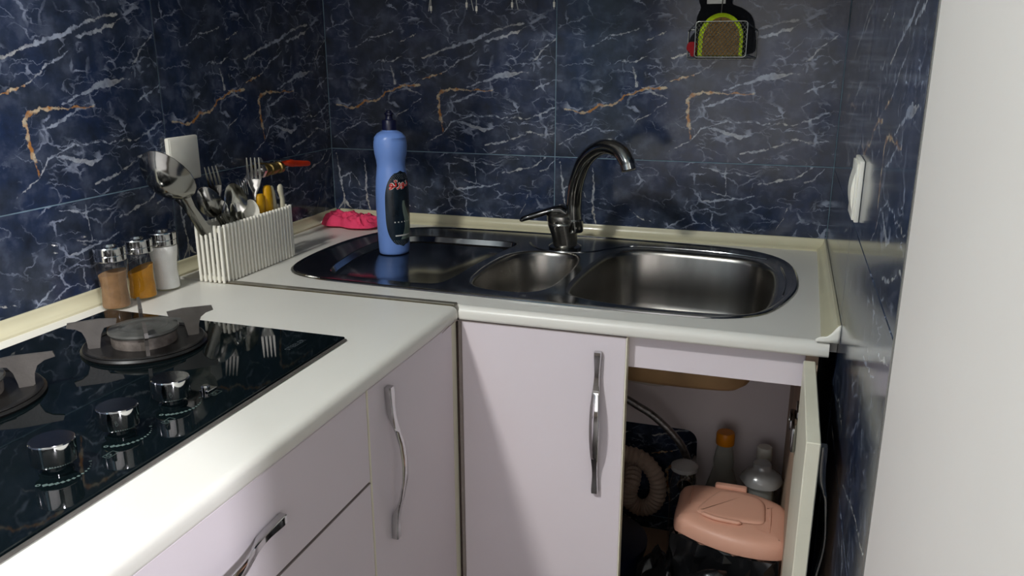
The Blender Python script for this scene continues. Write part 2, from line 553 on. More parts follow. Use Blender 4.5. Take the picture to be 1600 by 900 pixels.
def smooth_closed(pts, n=4):
    """Catmull-Rom through a closed list of 2-D points"""
    out = []
    k = len(pts)
    for i in range(k):
        p0, p1, p2, p3 = (Vector(pts[(i + d) % k]) for d in (-1, 0, 1, 2))
        for j in range(n):
            t = j / n
            out.append(0.5 * ((2 * p1) + (p2 - p0) * t + (2 * p0 - 5 * p1 + 4 * p2 - p3) * t * t + (3 * p1 - p0 - 3 * p2 + p3) * t ** 3))
    return out

def smooth_open(pts, n=4):
    out = []
    k = len(pts)
    for i in range(k - 1):
        p0, p1, p2, p3 = (Vector(pts[min(max(i + d, 0), k - 1)]) for d in (-1, 0, 1, 2))
        for j in range(n):
            t = j / n
            out.append(0.5 * ((2 * p1) + (p2 - p0) * t + (2 * p0 - 5 * p1 + 4 * p2 - p3) * t * t + (3 * p1 - p0 - 3 * p2 + p3) * t ** 3))
    out.append(Vector(pts[-1]))
    return out

def rrect(x0, y0, x1, y1, r, n=5):
    out = []
    for cx, cy, a in ((x1 - r, y1 - r, 0), (x0 + r, y1 - r, 90), (x0 + r, y0 + r, 180), (x1 - r, y0 + r, 270)):
        for k in range(n + 1):
            t = R(a + 90 * k / n)
            out.append((cx + r * math.cos(t), cy + r * math.sin(t)))
    return out

# ------------------------------------------------------------------ room shell
W = 1.2075      # right wall plane
ZC = 0.900      # worktop height
ROOM_X, ROOM_Y, ROOM_Z = 4.2, -4.4, 2.5
WALL_END = -1.66

def wall_tiles(wall, spans, rows, place, rotz):
    """real tile slabs on a wall; each row carries the print of its height"""
    cache = {}
    for (a, b) in spans:
        for (z0, z1, m) in rows:
            key = (round(b - a, 4), round(z1 - z0, 4), m.name)
            if key not in cache:
                g = 0.0011
                mb = MB().box((g, 0.0, g), (b - a - g, 0.0016, z1 - z0 - g), 0.0004, 1)
                bm = mb.bm
                me = bpy.data.meshes.new('tile')
                bm.to_mesh(me)
                bm.free()
                me.materials.append(m)
                cache[key] = me
            o = bpy.data.objects.new('tile', cache[key])
            COL.objects.link(o)
            o.parent = wall
            o.location = place(a, z0)
            o.rotation_euler = (0, 0, rotz)

t0 = 0.0016
ROWS = [(0.0, 0.18, M_tile_b), (0.18, 0.48, M_tile_a), (0.48, 0.78, M_tile_b), (0.78, 1.0804, M_tile_b), (1.0804, 1.6804, M_tile_a)]
wb = struct('wall_back', MB().box((-0.12, t0, 0), (W + 0.12, 0.12, ROOM_Z)), M_grout)
wall_tiles(wb, [(0.0, 0.5935), (0.5935, W)], ROWS, lambda a, z: (a, 0, z), 0)
wl = struct('wall_left', MB().box((-0.12, ROOM_Y, 0), (-t0, t0, ROOM_Z)), M_grout)
wall_tiles(wl, [(-0.595, 0.0), (-1.195, -0.595), (-1.795, -1.195), (-2.395, -1.795)], ROWS, lambda a, z: (0, a, z), PI / 2)
wr = struct('wall_right', MB().box((W + t0, -1.150, 0), (W + 0.12, t0, ROOM_Z)), M_grout)
wall_tiles(wr, [(0.0, 0.6), (0.6, 1.150)], ROWS, lambda a, z: (W, -a, z), -PI / 2)
struct('wall_right_painted', MB().box((W, WALL_END, 0), (W + 0.12, -1.154, ROOM_Z), 0.003, 2), M_plaster)
struct('trim_4', MB().box((W - 0.0008, -1.1545, 0), (W + 0.03, -1.1495, ROOM_Z)), M_alu)
struct('wall_front', MB().box((-0.12, ROOM_Y - 0.12, 0), (ROOM_X + 0.12, ROOM_Y, ROOM_Z)), M_wood)
WX0, WX1, WZ0, WZ1 = 0.20, 3.50, 0.42, 2.38
wf = struct('fill_frame_1', MB().box((WX0, ROOM_Y, WZ0), (WX0 + 0.05, ROOM_Y + 0.05, WZ1)).box((WX1 - 0.05, ROOM_Y, WZ0), (WX1, ROOM_Y + 0.05, WZ1)).box((WX0 + 0.05, ROOM_Y, WZ0), (WX1 - 0.05, ROOM_Y + 0.05, WZ0 + 0.03)).box((WX0 + 0.05, ROOM_Y, WZ1 - 0.03), (WX1 - 0.05, ROOM_Y + 0.05, WZ1)), M_plaster)  # unseen window frame, added to dress the fill light
obj('fill_panel', MB().box((WX0 + 0.05, ROOM_Y + 0.005, WZ0 + 0.03), (WX1 - 0.05, ROOM_Y + 0.012, WZ1 - 0.03)), M_plaster, wf)  # plain opaque panel added behind the fill light
struct('wall_far_right', MB().box((ROOM_X, ROOM_Y, 0), (ROOM_X + 0.12, -0.9, ROOM_Z)), M_wood)
struct('wall_room_back', MB().box((W + 0.12, -1.02, 0), (ROOM_X + 0.12, -0.9, ROOM_Z)), M_wood)
struct('floor', MB().box((-0.12, ROOM_Y - 0.12, -0.1), (ROOM_X + 0.12, 0.12, 0)), M_floor)
struct('ceiling', MB().box((-0.12, ROOM_Y - 0.12, ROOM_Z), (ROOM_X + 0.12, 0.12, ROOM_Z + 0.1)), M_ceiling)

for (x, y, z), lb in ((LAMP_A, 'round white ceiling lamp over the kitchen behind the camera'), (LAMP_B, 'round white ceiling lamp of the room beyond the painted wall')):
    t = thing('ceiling_lamp', lb, 'lamp', (x, y, ROOM_Z - 0.06))
    obj('housing', MB().lathe([(0.15, ROOM_Z - 0.03), (0.155, ROOM_Z - 0.001)], 32, (x, y, 0)), M_lamp, t, 30)

# cove trims where worktop meets the wall (cream)
def cove(n=7):
    """section of the cove: (distance from wall, height above worktop)"""
    out = [(0.0002, 0.0), (0.017, 0.0), (0.0172, 0.004)]
    for k in range(n + 1):
        a = PI / 2 * k / n
        out.append((0.0165 - 0.0125 * math.sin(a) * 0.9 - 0.001, 0.006 + 0.0185 * (1 - math.cos(a)) ** 0.8))
    out.append((0.0035, 0.0256))
    out.append((0.0002, 0.0256))
    return out
CV = cove()
tr1 = MB().prism([(d, ZC + h) for d, h in CV], 'y', -2.4, -0.001)
struct('trim_1', tr1, M_cream, 40)
tr2 = MB().prism([(-d, ZC + h) for d, h in CV], 'x', 0.017, W - 0.0045)
struct('trim_2', tr2, M_cream, 40)
# right trim, leaning a little off the wall and torn at its front end
tr3 = MB()
L = []
for k in range(25):
    y = -0.001 - 0.624 * k / 24
    lift = 0.003 * (k / 24) ** 2
    wd = 1.0 + 0.35 * (k / 24)
    L.append([(W - 0.0003 - d * wd - lift * (1 if d > 0.01 else 0), y, ZC + h + lift * 0.5) for d, h in CV])
tr3.loops(L, True, True, True)
ob = struct('trim_3', tr3, M_cream, 40)
fl = MB()
def flapf(u, v):
    x = W - 0.034 + 0.0335 * u
    top = ZC + 0.004 + 0.024 * u ** 1.6 + 0.002 * math.sin(u * 9)
    z = ZC + 0.0005 + (top - ZC) * v
    return (x, -0.6285 - 0.003 * v - 0.004 * (1 - v), z)
fl.grid(flapf, 10, 3)
flo = obj('torn_flap', fl, M_white, ob, 40)
md = flo.modifiers.new('thick', 'SOLIDIFY')
md.thickness = 0.0012

# ------------------------------------------------------------------ worktops
def bullnose(rt=0.013, rb=0.006, th=0.0245, n=6):
    """front edge section: (distance forward, z) from the top back to the bottom back, forward positive"""
    out = []
    for k in range(n + 1):
        a = PI / 2 * k / n
        out.append((-rt + rt * math.sin(a), ZC - rt + rt * math.cos(a)))
    for k in range(n + 1):
        a = PI / 2 * k / n
        out.append((-rb + rb * math.cos(a), ZC - th + rb - rb * math.sin(a)))
    return out
YD = -0.6335
BN = bullnose()

# outline of the sink on the worktop (x, y)
SINK = [(.175,-.46),(.205,-.525),(.27,-.553),(.36,-.5605),(.55,-.5665),(.79,-.573),(.95,-.572),(1.035,-.562),(1.10,-.515),(1.14,-.40),(1.150,-.29),(1.135,-.16),(1.085,-.085),(1.0,-.050),(.81,-.034),(.65,-.030),(.42,-.034),(.29,-.052),(.215,-.115),(.175,-.22),(.165,-.34)]
SINK_S = smooth_closed(SINK, 4)
SC = Vector((.66, -.30))

def scaled(pts, d):
    """inset a closed 2-D outline by d (positive = inward), by vertex normals"""
    n = len(pts)
    out = []
    area2 = sum(pts[i][0] * pts[(i + 1) % n][1] - pts[(i + 1) % n][0] * pts[i][1] for i in range(n))
    sgn = 1 if area2 > 0 else -1
    for i in range(n):
        a, b = Vector(pts[i - 1]), Vector(pts[(i + 1) % n])
        t = (b - a).normalized()
        nn = Vector((-t.y, t.x)) * sgn
        out.append(Vector(pts[i]) + nn * d)
    return out

def plate_with_holes(mb, outer, holes, z):
    bm = mb.bm
    es = []
    rings = []
    for lp in [outer] + holes:
        vs = [bm.verts.new((p[0], p[1], z)) for p in lp]
        rings.append(vs)
        for i in range(len(vs)):
            es.append(bm.edges.new((vs[i], vs[(i + 1) % len(vs)])))
    bmesh.ops.triangle_fill(bm, use_beauty=True, use_dissolve=False, edges=es)
    return rings

# sink worktop: slab with a cut-out, bullnose along its open front
hole = scaled(SINK_S, 0.012)
mb = MB()
outer = [(0.0005, -0.0005), (0.0005, YD + 0.013)] + [(0.6 + 0.0005, YD + 0.013), (1.194, YD + 0.013), (1.194, -0.60), (W - 0.0005, -0.60), (W - 0.0005, -0.0005)]
plate_with_holes(mb, outer, [hole], ZC)
bt = [v for v in mb.bm.verts]
# walls of slab and cut-out, and underside
ext = bmesh.ops.extrude_face_region(mb.bm, geom=list(mb.bm.faces))
bmesh.ops.translate(mb.bm, verts=[g for g in ext['geom'] if isinstance(g, bmesh.types.BMVert)], vec=(0, 0, -0.0245))
sec = [(YD - d, z) for d, z in BN] + [(YD + 0.0135, ZC - 0.0245), (YD + 0.0135, ZC)]
mb.prism(sec, 'x', 0.6008, 1.194)
wk = obj('sink_worktop', mb, M_top, None, 35)
tag(wk, 'white laminate worktop with rounded front edge holding the steel sink', 'worktop')
st = MB().box((0.10, YD + 0.002, ZC - 0.002), (0.5935, YD + 0.0145, ZC + 0.0032), 0.001, 1)
obj('joint_strip', st, M_strip, wk, label='grey metal joint strip between the two worktops')
sl = MB().box((0.10, YD - 0.0012, ZC - 0.001), (0.5900, YD + 0.0022, ZC + 0.0008))
obj('sealant_line', sl, M_seal, wk, label='grimy line of sealant beside the joint strip')

mb = MB()
sec = [(0.0005, ZC - 0.0245), (0.0005, ZC)] + [(0.6 + d, z) for d, z in BN]
mb.prism(sec, 'y', -2.4, YD - 0.0008)
wk2 = obj('hob_worktop', mb, M_top, None, 35)
tag(wk2, 'white laminate worktop with rounded edge along the left wall under the black hob', 'worktop')
# peeling crack of the edging at the inner corner
cr = MB()
path = [(0.6015, YD - 0.004, ZC - 0.0232), (0.6022, -0.652, ZC - 0.0190), (0.6020, -0.668, ZC - 0.0215), (0.6022, -0.680, ZC - 0.0205), (0.6010, -0.705, ZC - 0.0243)]
cr.tube(path, [0.0008, 0.0009, 0.0007, 0.0008, 0.0004], 6)
obj('edge_crack', cr, M_edge, wk2, label='thin brown crack in the edging by the inner corner')

# ------------------------------------------------------------------ sink
sink = thing('kitchen_sink', 'stainless steel inset sink with drainboard, small bowl and large bowl', 'sink', (0.66, -0.3, ZC))
ZD = ZC + 0.0015      # deck level, inside a raised rim
BIG = smooth_closed([(.757,-.475),(.752,-.36),(.763,-.22),(.785,-.155),(.84,-.128),(.96,-.132),(1.055,-.150),(1.098,-.205),(1.108,-.33),(1.100,-.46),(1.075,-.520),(1.0,-.538),(.88,-.537),(.785,-.515)], 4)
SMALL = smooth_closed([(.562,-.455),(.556,-.36),(.566,-.265),(.60,-.215),(.65,-.203),(.70,-.218),(.718,-.28),(.720,-.40),(.712,-.475),(.685,-.512),(.63,-.518),(.585,-.503)], 4)
DRAIN = smooth_closed([(.245,-.40),(.235,-.30),(.25,-.19),(.31,-.142),(.42,-.137),(.53,-.137),(.552,-.160),(.545,-.22),(.528,-.36),(.522,-.47),(.50,-.518),(.40,-.522),(.30,-.512),(.262,-.475)], 4)
DK = MB()
rim = []
for d, h in ((-0.0005, 0.0006), (0.0, 0.0026), (0.0025, 0.0040), (0.006, 0.0040), (0.010, 0.0022), (0.013, 0.0016)):
    rim.append([(p.x, p.y, ZC + h) for p in scaled(SINK_S, d)])
DK.loops(rim)
inner = scaled(SINK_S, 0.013)
plate_with_holes(DK, inner, [scaled(BIG, -0.008), scaled(SMALL, -0.007), DRAIN], ZC + 0.0016)
bmesh.ops.remove_doubles(DK.bm, verts=DK.bm.verts, dist=0.00005)
# pressed drainboard
dl = []
for d, h in ((0, 0.0016), (0.002, 0.0004), (0.0075, -0.0105), (0.011, -0.0122)):
    dl.append([(p.x, p.y, ZC + h) for p in scaled(DRAIN, d)])
DK.loops(dl, True, False, True)
bmesh.ops.remove_doubles(DK.bm, verts=DK.bm.verts, dist=0.00005)
obj('deck', DK, M_steel, sink, 28)
# raised bead round the tap ledge
bead = smooth_open([(0.575,-.135,0),(0.59,-.160,0),(0.62,-.192,0),(0.68,-.200,0),(0.73,-.175,0),(0.78,-.112,0),(0.85,-.092,0),(1.0,-.100,0),(1.09,-.130,0)], 5)
obj('deck_bead', MB().tube([(p.x, p.y, ZC + 0.0012) for p in bead], 0.0022, 8), M_steel, sink, 40)
bead2 = smooth_open([(1.118,-.19,0),(1.128,-.29,0),(1.124,-.40,0)], 6)
obj('deck_bead', MB().tube([(p.x, p.y, ZC + 0.0014) for p in bead2], [0.0008] + [0.0020] * 11 + [0.0008], 8), M_steel, sink, 40)

def bowl(name, outline, flare, depth, label=None):
    b = MB()
    prof = [(-flare, 0.0016), (-flare * 0.4, 0.0008), (0.0, -0.003), (0.0025, -0.010), (0.008, -depth * 0.55), (0.013, -depth + 0.035), (0.020, -depth + 0.014), (0.034, -depth + 0.003), (0.055, -depth)]
    b.loops([[(p.x, p.y, ZC + h) for p in scaled(outline, d)] for d, h in prof], True, False, True)
    # outside skin seen from below, in the sound coating
    cx = sum(p.x for p in outline) / len(outline)
    cy = sum(p.y for p in outline) / len(outline)
    o = obj(name, b, M_bowl, sink, 50, label=label)
    u = MB()
    prof = [(-0.002, -0.03), (0.004, -depth * 0.55), (0.009, -depth + 0.033), (0.016, -depth + 0.010), (0.032, -depth - 0.002), (0.055, -depth - 0.004)]
    u.loops([[(p.x, p.y, ZC + h) for p in scaled(outline, d)] for d, h in prof], True, False, True)
    obj('underside', u, M_under, o, 50, local=False)
    dr = MB().lathe([(0.030, -depth + 0.0005), (0.030, -depth + 0.003), (0.022, -depth + 0.003), (0.016, -depth + 0.0006)], 24, (cx, cy, ZC))
    obj('drain', dr, M_darkchrome, o, 40)
    return o
bowl('bowl', BIG, 0.008, 0.148)
bowl('bowl', SMALL, 0.007, 0.125)

# ------------------------------------------------------------------ tap
tap = thing('mixer_tap', 'dark chrome swan-neck mixer tap standing on the sink ledge', 'tap', (0.663, -0.158, ZC))
tx, ty = 0.663, -0.158
obj('base_ring', MB().lathe([(0.036, 0.0018), (0.036, 0.006), (0.030, 0.010), (0.026, 0.010)], 32, (tx, ty, ZC)), M_darkchrome, tap, 35)
bd = MB()
Lp = []
for z, r, ox in ((0.009, 0.0265, 0), (0.03, 0.0285, -0.002), (0.050, 0.0315, -0.006), (0.056, 0.0325, -0.007), (0.059, 0.0310, -0.008), (0.063, 0.0325, -0.008), (0.074, 0.0315, -0.010), (0.080, 0.026, -0.012), (0.082, 0.018, -0.012)):
    Lp.append([(tx + ox + r * math.cos(2 * PI * k / 32), ty + r * math.sin(2 * PI * k / 32), ZC + z) for k in range(32)])
bd.loops(Lp, True, True, True)
obj('body', bd, M_bodychrome, tap, 35)
sp = smooth_open([(0.685,-.163,.945),(0.6835,-.165,.985),(0.684,-.167,1.01),(0.690,-.175,1.050),(0.709,-.190,1.096),(0.738,-.210,1.124),(0.768,-.230,1.134),(0.795,-.247,1.127),(0.811,-.259,1.110),(0.815,-.262,1.101)], 4)
n = len(sp)
obj('spout', MB().tube(sp, [0.0172 - 0.0022 * i / n for i in range(n)], 18), M_darkchrome, tap, 50)
obj('spout_collar', MB().lathe([(0.0175, 0.040), (0.0195, 0.043), (0.0195, 0.066), (0.0172, 0.069)], 24, (0.6845, -0.164, ZC)), M_darkchrome, tap, 35)
d = (sp[-1] - sp[-3]).normalized()
q = d.to_track_quat('Z', 'Y').to_matrix()
obj('aerator', MB().lathe([(0.0152, 0.0), (0.0155, 0.011), (0.0125, 0.0125)], 24, sp[-1] - d * 0.002, rot=q), M_cut, tap, 35)
lv = MB()
lvp = [(0.672,-.155,.976,.019,.012),(0.655,-.158,.989,.020,.010),(0.635,-.162,.986,.0165,.0075),(0.612,-.170,.978,  .0115,.0075),(0.590,-.178,.971,.0095,.0070),(0.572,-.185,.965,.0085,.0060),(0.568,-.187,.963,.005,.002)]
Lp = []
for x, y, z, a, b in lvp:
    Lp.append([(x, y + a * math.cos(2 * PI * k / 16), z + b * math.sin(2 * PI * k / 16)) for k in range(16)])
lv.loops(Lp, True, True, True)
obj('lever', lv, M_leverchrome, tap, 50)

# ------------------------------------------------------------------ cupboards
def handle(name, parent, p0, p1, outv, m=M_chrome, rise=0.026):
    """bow handle: flat feet, a wider twisted bow between. p0, p1 ends on the door face; outv away from the door"""
    p0, p1, outv = Vector(p0), Vector(p1), Vector(outv)
    ax = (p1 - p0)
    ln = ax.length
    ax.normalize()
    side = ax.cross(outv).normalized()
    prof = [(0.0, .0055, .0062, .0052), (.03, .0058, .0066, .0056), (.12, .0058, .0046, .0055), (.19, .0080, .0048, .0050), (.23, .0115, .0056, .0030), (.28, .0155, .0062, .0021), (.36, rise * .85, .0074, .0018), (.48, rise, .0078, .0017), (.60, rise * .93, .0074, .0018), (.72, rise * .66, .0062, .0021), (.78, .0125, .0052, .0028), (.82, .0085, .0048, .0048), (.88, .0058, .0046, .0054), (.97, .0058, .0064, .0055), (1.0, .0055, .0060, .0052)]
    pr = smooth_open([Vector(q) for q in prof], 3) if False else None
    L = []
    pts = []
    for i in range(len(prof) - 1):
        for j in range(3):
            t = j / 3
            a, b = prof[i], prof[i + 1]
            pts.append(tuple(a[k] + (b[k] - a[k]) * t for k in range(4)))
    pts.append(prof[-1])
    # smooth the height
    for _ in range(2):
        pts = [pts[0]] + [tuple((pts[i - 1][k] + 2 * pts[i][k] + pts[i + 1][k]) / 4 if k else pts[i][0] for k in range(4)) for i in range(1, len(pts) - 1)] + [pts[-1]]
    for i, (t, h, w, th) in enumerate(pts):
        c = p0 + ax * (ln * t) + outv * h
        L.append([c + side * (w * sx_) + outv * (th * sz_) for sx_, sz_ in ((-1, -.5), (-.8, -1), (.8, -1), (1, -.5), (1, .5), (.8, 1), (-.8, 1), (-1, .5))])
    mb = MB()
    mb.loops(L, True, True, True)
    return obj(name, mb, m, parent, 40)

DF = YD + 0.006        # door face plane of the sink cabinet
XF = 0.594             # door face plane of the left cabinets
FT = 0.018
# --- sink cabinet
cab = thing('sink_cabinet', 'white cabinet under the sink with one closed and one open door', 'cabinet', (0.9, -0.35, 0.0))
obj('side_panel', MB().box((1.164, DF + FT + 0.002, 0.1), (1.182, -0.012, ZC - 0.0255)), M_tan, cab, label='water-stained right side panel')
obj('side_panel', MB().box((0.524, DF + FT + 0.03, 0.1), (0.542, -0.012, ZC - 0.0255)), M_lav, cab)
obj('front_rail', MB().box((0.600, DF + FT + 0.002, 0.8165), (1.1635, DF + 2 * FT, ZC - 0.0255), 0.0008, 1), M_lav, cab)
obj('plinth', MB().box((0.60, DF + 0.05, 0.0), (1.18, DF + 0.066, 0.099)), M_lav, cab)
obj('bottom_panel', MB().box((0.5425, DF + FT + 0.032, 0.145), (1.1635, -0.03, 0.163)), M_tan, cab)
# back board with a cut-out to the tiled wall
bb = MB()
cutr = [(.965 - 0.03 * (1 - math.cos(R(a))) if False else .965, 0) for a in ()]
ol = [(0.5425, 0.445), (0.93, 0.445)]
for k in range(7):
    a = R(90 - 90 * k / 6)
    ol.append((0.935 + 0.030 * math.cos(a), 0.415 + 0.030 * math.sin(a)))
ol += [(0.968, 0.30), (0.960, 0.163), (1.1635, 0.163), (1.1635, ZC - 0.027), (0.5425, ZC - 0.027)]
bb.prism(ol, 'y', -0.030, -0.018)
obj('back_panel', bb, mat('stained_back_board', srgb(238, 228, 230), 0.6, var=0.10, vscale=4), cab)
d1 = MB().box((0.6035, DF, 0.105), (0.8895, DF + FT, 0.8725), 0.0012, 1)
door = obj('door', d1, M_lav, cab)
e1 = MB().box((0.6030, DF - 0.0004, 0.8722), (0.8900, DF + FT, 0.8740))
obj('edge_band', e1, M_edge, door)
e1 = MB().box((0.8893, DF - 0.0004, 0.105), (0.8912, DF + FT, 0.8740))
obj('edge_band', e1, M_creamedge, door)
handle('handle', door, (0.8445, DF, 0.846), (0.8460, DF, 0.590), (0, -1, 0))
# open door, swung 90 degrees on its right edge
od = MB().box((1.1600, -0.916, 0.105), (1.1770, DF - 0.003, 0.8685), 0.0012, 1)
door2 = obj('door', od, M_creamedge, cab, label='open door seen edge-on')
handle('handle', door2, (1.1770, -0.871, 0.846), (1.1770, -0.871, 0.590), (1, 0, 0), M_darkchrome, 0.020)
for z in (0.745, 0.24):
    h = MB()
    h.box((1.1600, -0.590, z - 0.020), (1.1638, -0.540, z + 0.020), 0.0015, 2)
    h.box((1.1500, -0.600, z - 0.009), (1.1605, -0.550, z + 0.009), 0.003, 2)
    h.box((1.1520, DF - 0.028, z - 0.020), (1.1600, DF + 0.016, z + 0.020), 0.003, 2)
    h.lathe([(0.005, 0), (0.005, 0.002), (0.002, 0.003)], 12, (1.151, -0.575, z), rot=Matrix.Rotation(-PI / 2, 3, 'Y'))
    obj('hinge', h, M_darkchrome, cab, 40)

# --- left cabinets
cl = thing('corner_cabinet', 'white cabinet under the left worktop with a tall narrow door', 'cabinet', (0.3, -0.8, 0.0))
obj('carcass', MB().box((0.02, -0.951, 0.1), (XF - FT - 0.002, YD - 0.012, ZC - 0.0255)), M_lav, cl)
obj('plinth', MB().box((0.05, -0.951, 0.0), (XF - 0.06, YD - 0.03, 0.099)), M_lav, cl)
dd = obj('door', MB().box((XF - FT, -0.9495, 0.105), (XF, -0.6485, ZC - 0.0265), 0.0012, 1), M_lav, cl)
obj('edge_band', MB().box((XF - FT, -0.9515, 0.105), (XF + 0.0003, -0.9493, ZC - 0.0268)), M_creamedge, dd)
handle('handle', dd, (XF, -0.896, 0.858), (XF, -0.893, 0.612), (1, 0, 0))
obj('filler_strip', MB().box((XF - 0.012, -0.6465, 0.105), (XF - 0.001, DF + 0.001, ZC - 0.0265), 0.0008, 1), M_creamedge, cl, label='cream filler strip in the inner corner')
obj('filler_strip', MB().box((XF + 0.002, DF + 0.002, 0.105), (XF + 0.0085, DF + 0.012, ZC - 0.0265), 0.0008, 1), M_edge, cl, label='brown gap strip in the inner corner')

dr = thing('drawer_cabinet', 'white drawer cabinet below the hob with a chrome bow handle', 'cabinet', (0.3, -1.3, 0.0))
obj('carcass', MB().box((0.02, -1.76, 0.1), (XF - FT - 0.002, -0.9525, ZC - 0.0255)), M_lav, dr)
obj('plinth', MB().box((0.05, -1.76, 0.0), (XF - 0.06, -0.9525, 0.099)), M_lav, dr)
du = obj('drawer', MB().box((XF - FT, -1.757, 0.7375), (XF, -0.9535, ZC - 0.0265), 0.0012, 1), M_lav, dr)
handle('handle', du, (XF, -1.168, 0.806), (XF, -1.424, 0.806), (1, 0, 0))
dw = obj('drawer', MB().box((XF - FT, -1.757, 0.42), (XF, -0.9535, 0.7345), 0.0012, 1), M_lav, dr)
handle('handle', dw, (XF, -1.168, 0.60), (XF, -1.424, 0.60), (1, 0, 0))
obj('edge_band', MB().box((XF - FT, -1.757, 0.7340), (XF + 0.0003, -0.9535, 0.7350)), M_edge, dw)
dw2 = obj('drawer', MB().box((XF - FT, -1.757, 0.105), (XF, -0.9535, 0.417), 0.0012, 1), M_lav, dr)

# wall cupboards above the frame (they shade the top of the tiles)
wc = thing('wall_cupboard', 'white wall cupboard hung over the sink, above the frame', 'cabinet', (0.6, -0.16, 1.52))
obj('carcass', MB().box((0.325, -0.32, 1.52), (W - 0.002, -0.004, 2.2), 0.002, 1), M_cab, wc)
obj('door', MB().box((0.327, -0.340, 1.52), (0.764, -0.3215, 2.2), 0.001, 1), M_cab, wc)
obj('door', MB().box((0.768, -0.340, 1.52), (W - 0.004, -0.3215, 2.2), 0.001, 1), M_cab, wc)
wc = thing('wall_cupboard', 'white wall cupboard hung on the left wall by the corner, above the frame', 'cabinet', (0.16, -0.4, 1.52))
obj('carcass', MB().box((0.004, -0.80, 1.52), (0.30, -0.004, 2.2), 0.002, 1), M_cab, wc)
obj('door', MB().box((0.3015, -0.798, 1.52), (0.320, -0.345, 2.2), 0.001, 1), M_cab, wc)

# ------------------------------------------------------------------ hob
HX0, HX1, HY0, HY1 = 0.060, 0.5035, -0.8445, -1.72
HZ = ZC + 0.0062
hob = thing('gas_hob', 'black glass gas hob with chrome knobs set on the left worktop', 'hob', (0.28, -1.28, ZC))
obj('glass_top', MB().box((HX0, HY1, ZC + 0.0012), (HX1, HY0, HZ), 0.0022, 2), M_glassblack, hob)
ed = MB().box((HX1 - 0.002, HY1 + 0.002, ZC + 0.0003), (HX1 + 0.004, HY0 - 0.002, ZC + 0.0036), 0.001, 1)
obj('edge_trim', ed, M_iron, hob)
obj('edge_trim', MB().box((HX0 - 0.003, HY1 + 0.002, ZC + 0.0003), (HX0 + 0.002, HY0 - 0.002, ZC + 0.0036), 0.001, 1), M_alu, hob)

def burner(cx, cy, k=1.0, full=True):
    b = thing('tmp', '', 'x', (cx, cy, HZ))
    ring = MB().lathe([(0.091 * k, 0.0), (0.093 * k, 0.003), (0.090 * k, 0.006), (0.082 * k, 0.0055), (0.066 * k, 0.002), (0.050 * k, 0.002)], 48, (cx, cy, HZ))
    rg = obj('burner', ring, M_dish, hob, 40)
    body = MB().lathe([(0.0475 * k, 0.0018), (0.0485 * k, 0.010), (0.0485 * k, 0.0205), (0.048 * k, 0.0235)], 48, (cx, cy, HZ))
    obj('flame_ring', body, M_burn, rg, 30)
    cap = MB().lathe([(0.046 * k, 0.0225), (0.0515 * k, 0.0232), (0.0525 * k, 0.0255), (0.051 * k, 0.0285), (0.036 * k, 0.0305), (0.033 * k, 0.0292), (0.028 * k, 0.0292), (0.025 * k, 0.0302), (0.012 * k, 0.0298), (0.0005, 0.0296)], 48, (cx, cy, HZ))
    obj('burner_cap', cap, M_burncap, rg, 30)
    bpy.data.objects.remove(b)
    # trivet: four T-shaped plates on a ring
    tv = MB().lathe([(0.0885 * k, 0.0060), (0.0900 * k, 0.0072), (0.0880 * k, 0.0085), (0.080 * k, 0.0075), (0.0805 * k, 0.0055)], 48, (cx, cy, HZ))
    t = obj('trivet', tv, M_dish, hob, 40)
    for q in range(4):
        a = PI / 4 + PI / 2 * q
        dx, dy = math.cos(a), math.sin(a)
        prof = [(.060, .004), (.059, .010), (.057, .024), (.053, .032), (.038, .0375), (.036, .045), (.060, .0475), (.106, .0465), (.108, .0400), (.096, .0365), (.088, .030), (.084, .020), (.083, .006), (.080, .004)]
        prof = [(.064, .004), (.063, .012), (.060, .026), (.055, .0345), (.038, .0380), (.036, .0455), (.060, .0480), (.104, .0470), (.106, .0405), (.094, .0375), (.086, .032), (.082, .022), (.081, .012), (.081, .004)]
        m2 = MB()
        th = 0.0024
        m2.loops([[(cx + dx * r * k - dy * s_, cy + dy * r * k + dx * s_, HZ + z) for r, z in prof] for s_ in (-th, th)], True, True, True)
        obj('arm', m2, M_iron, t)
    return rg
burner(0.245, -0.968, 0.92)
burner(0.172, -1.205, 1.05)
burner(0.30, -1.52, 1.0)

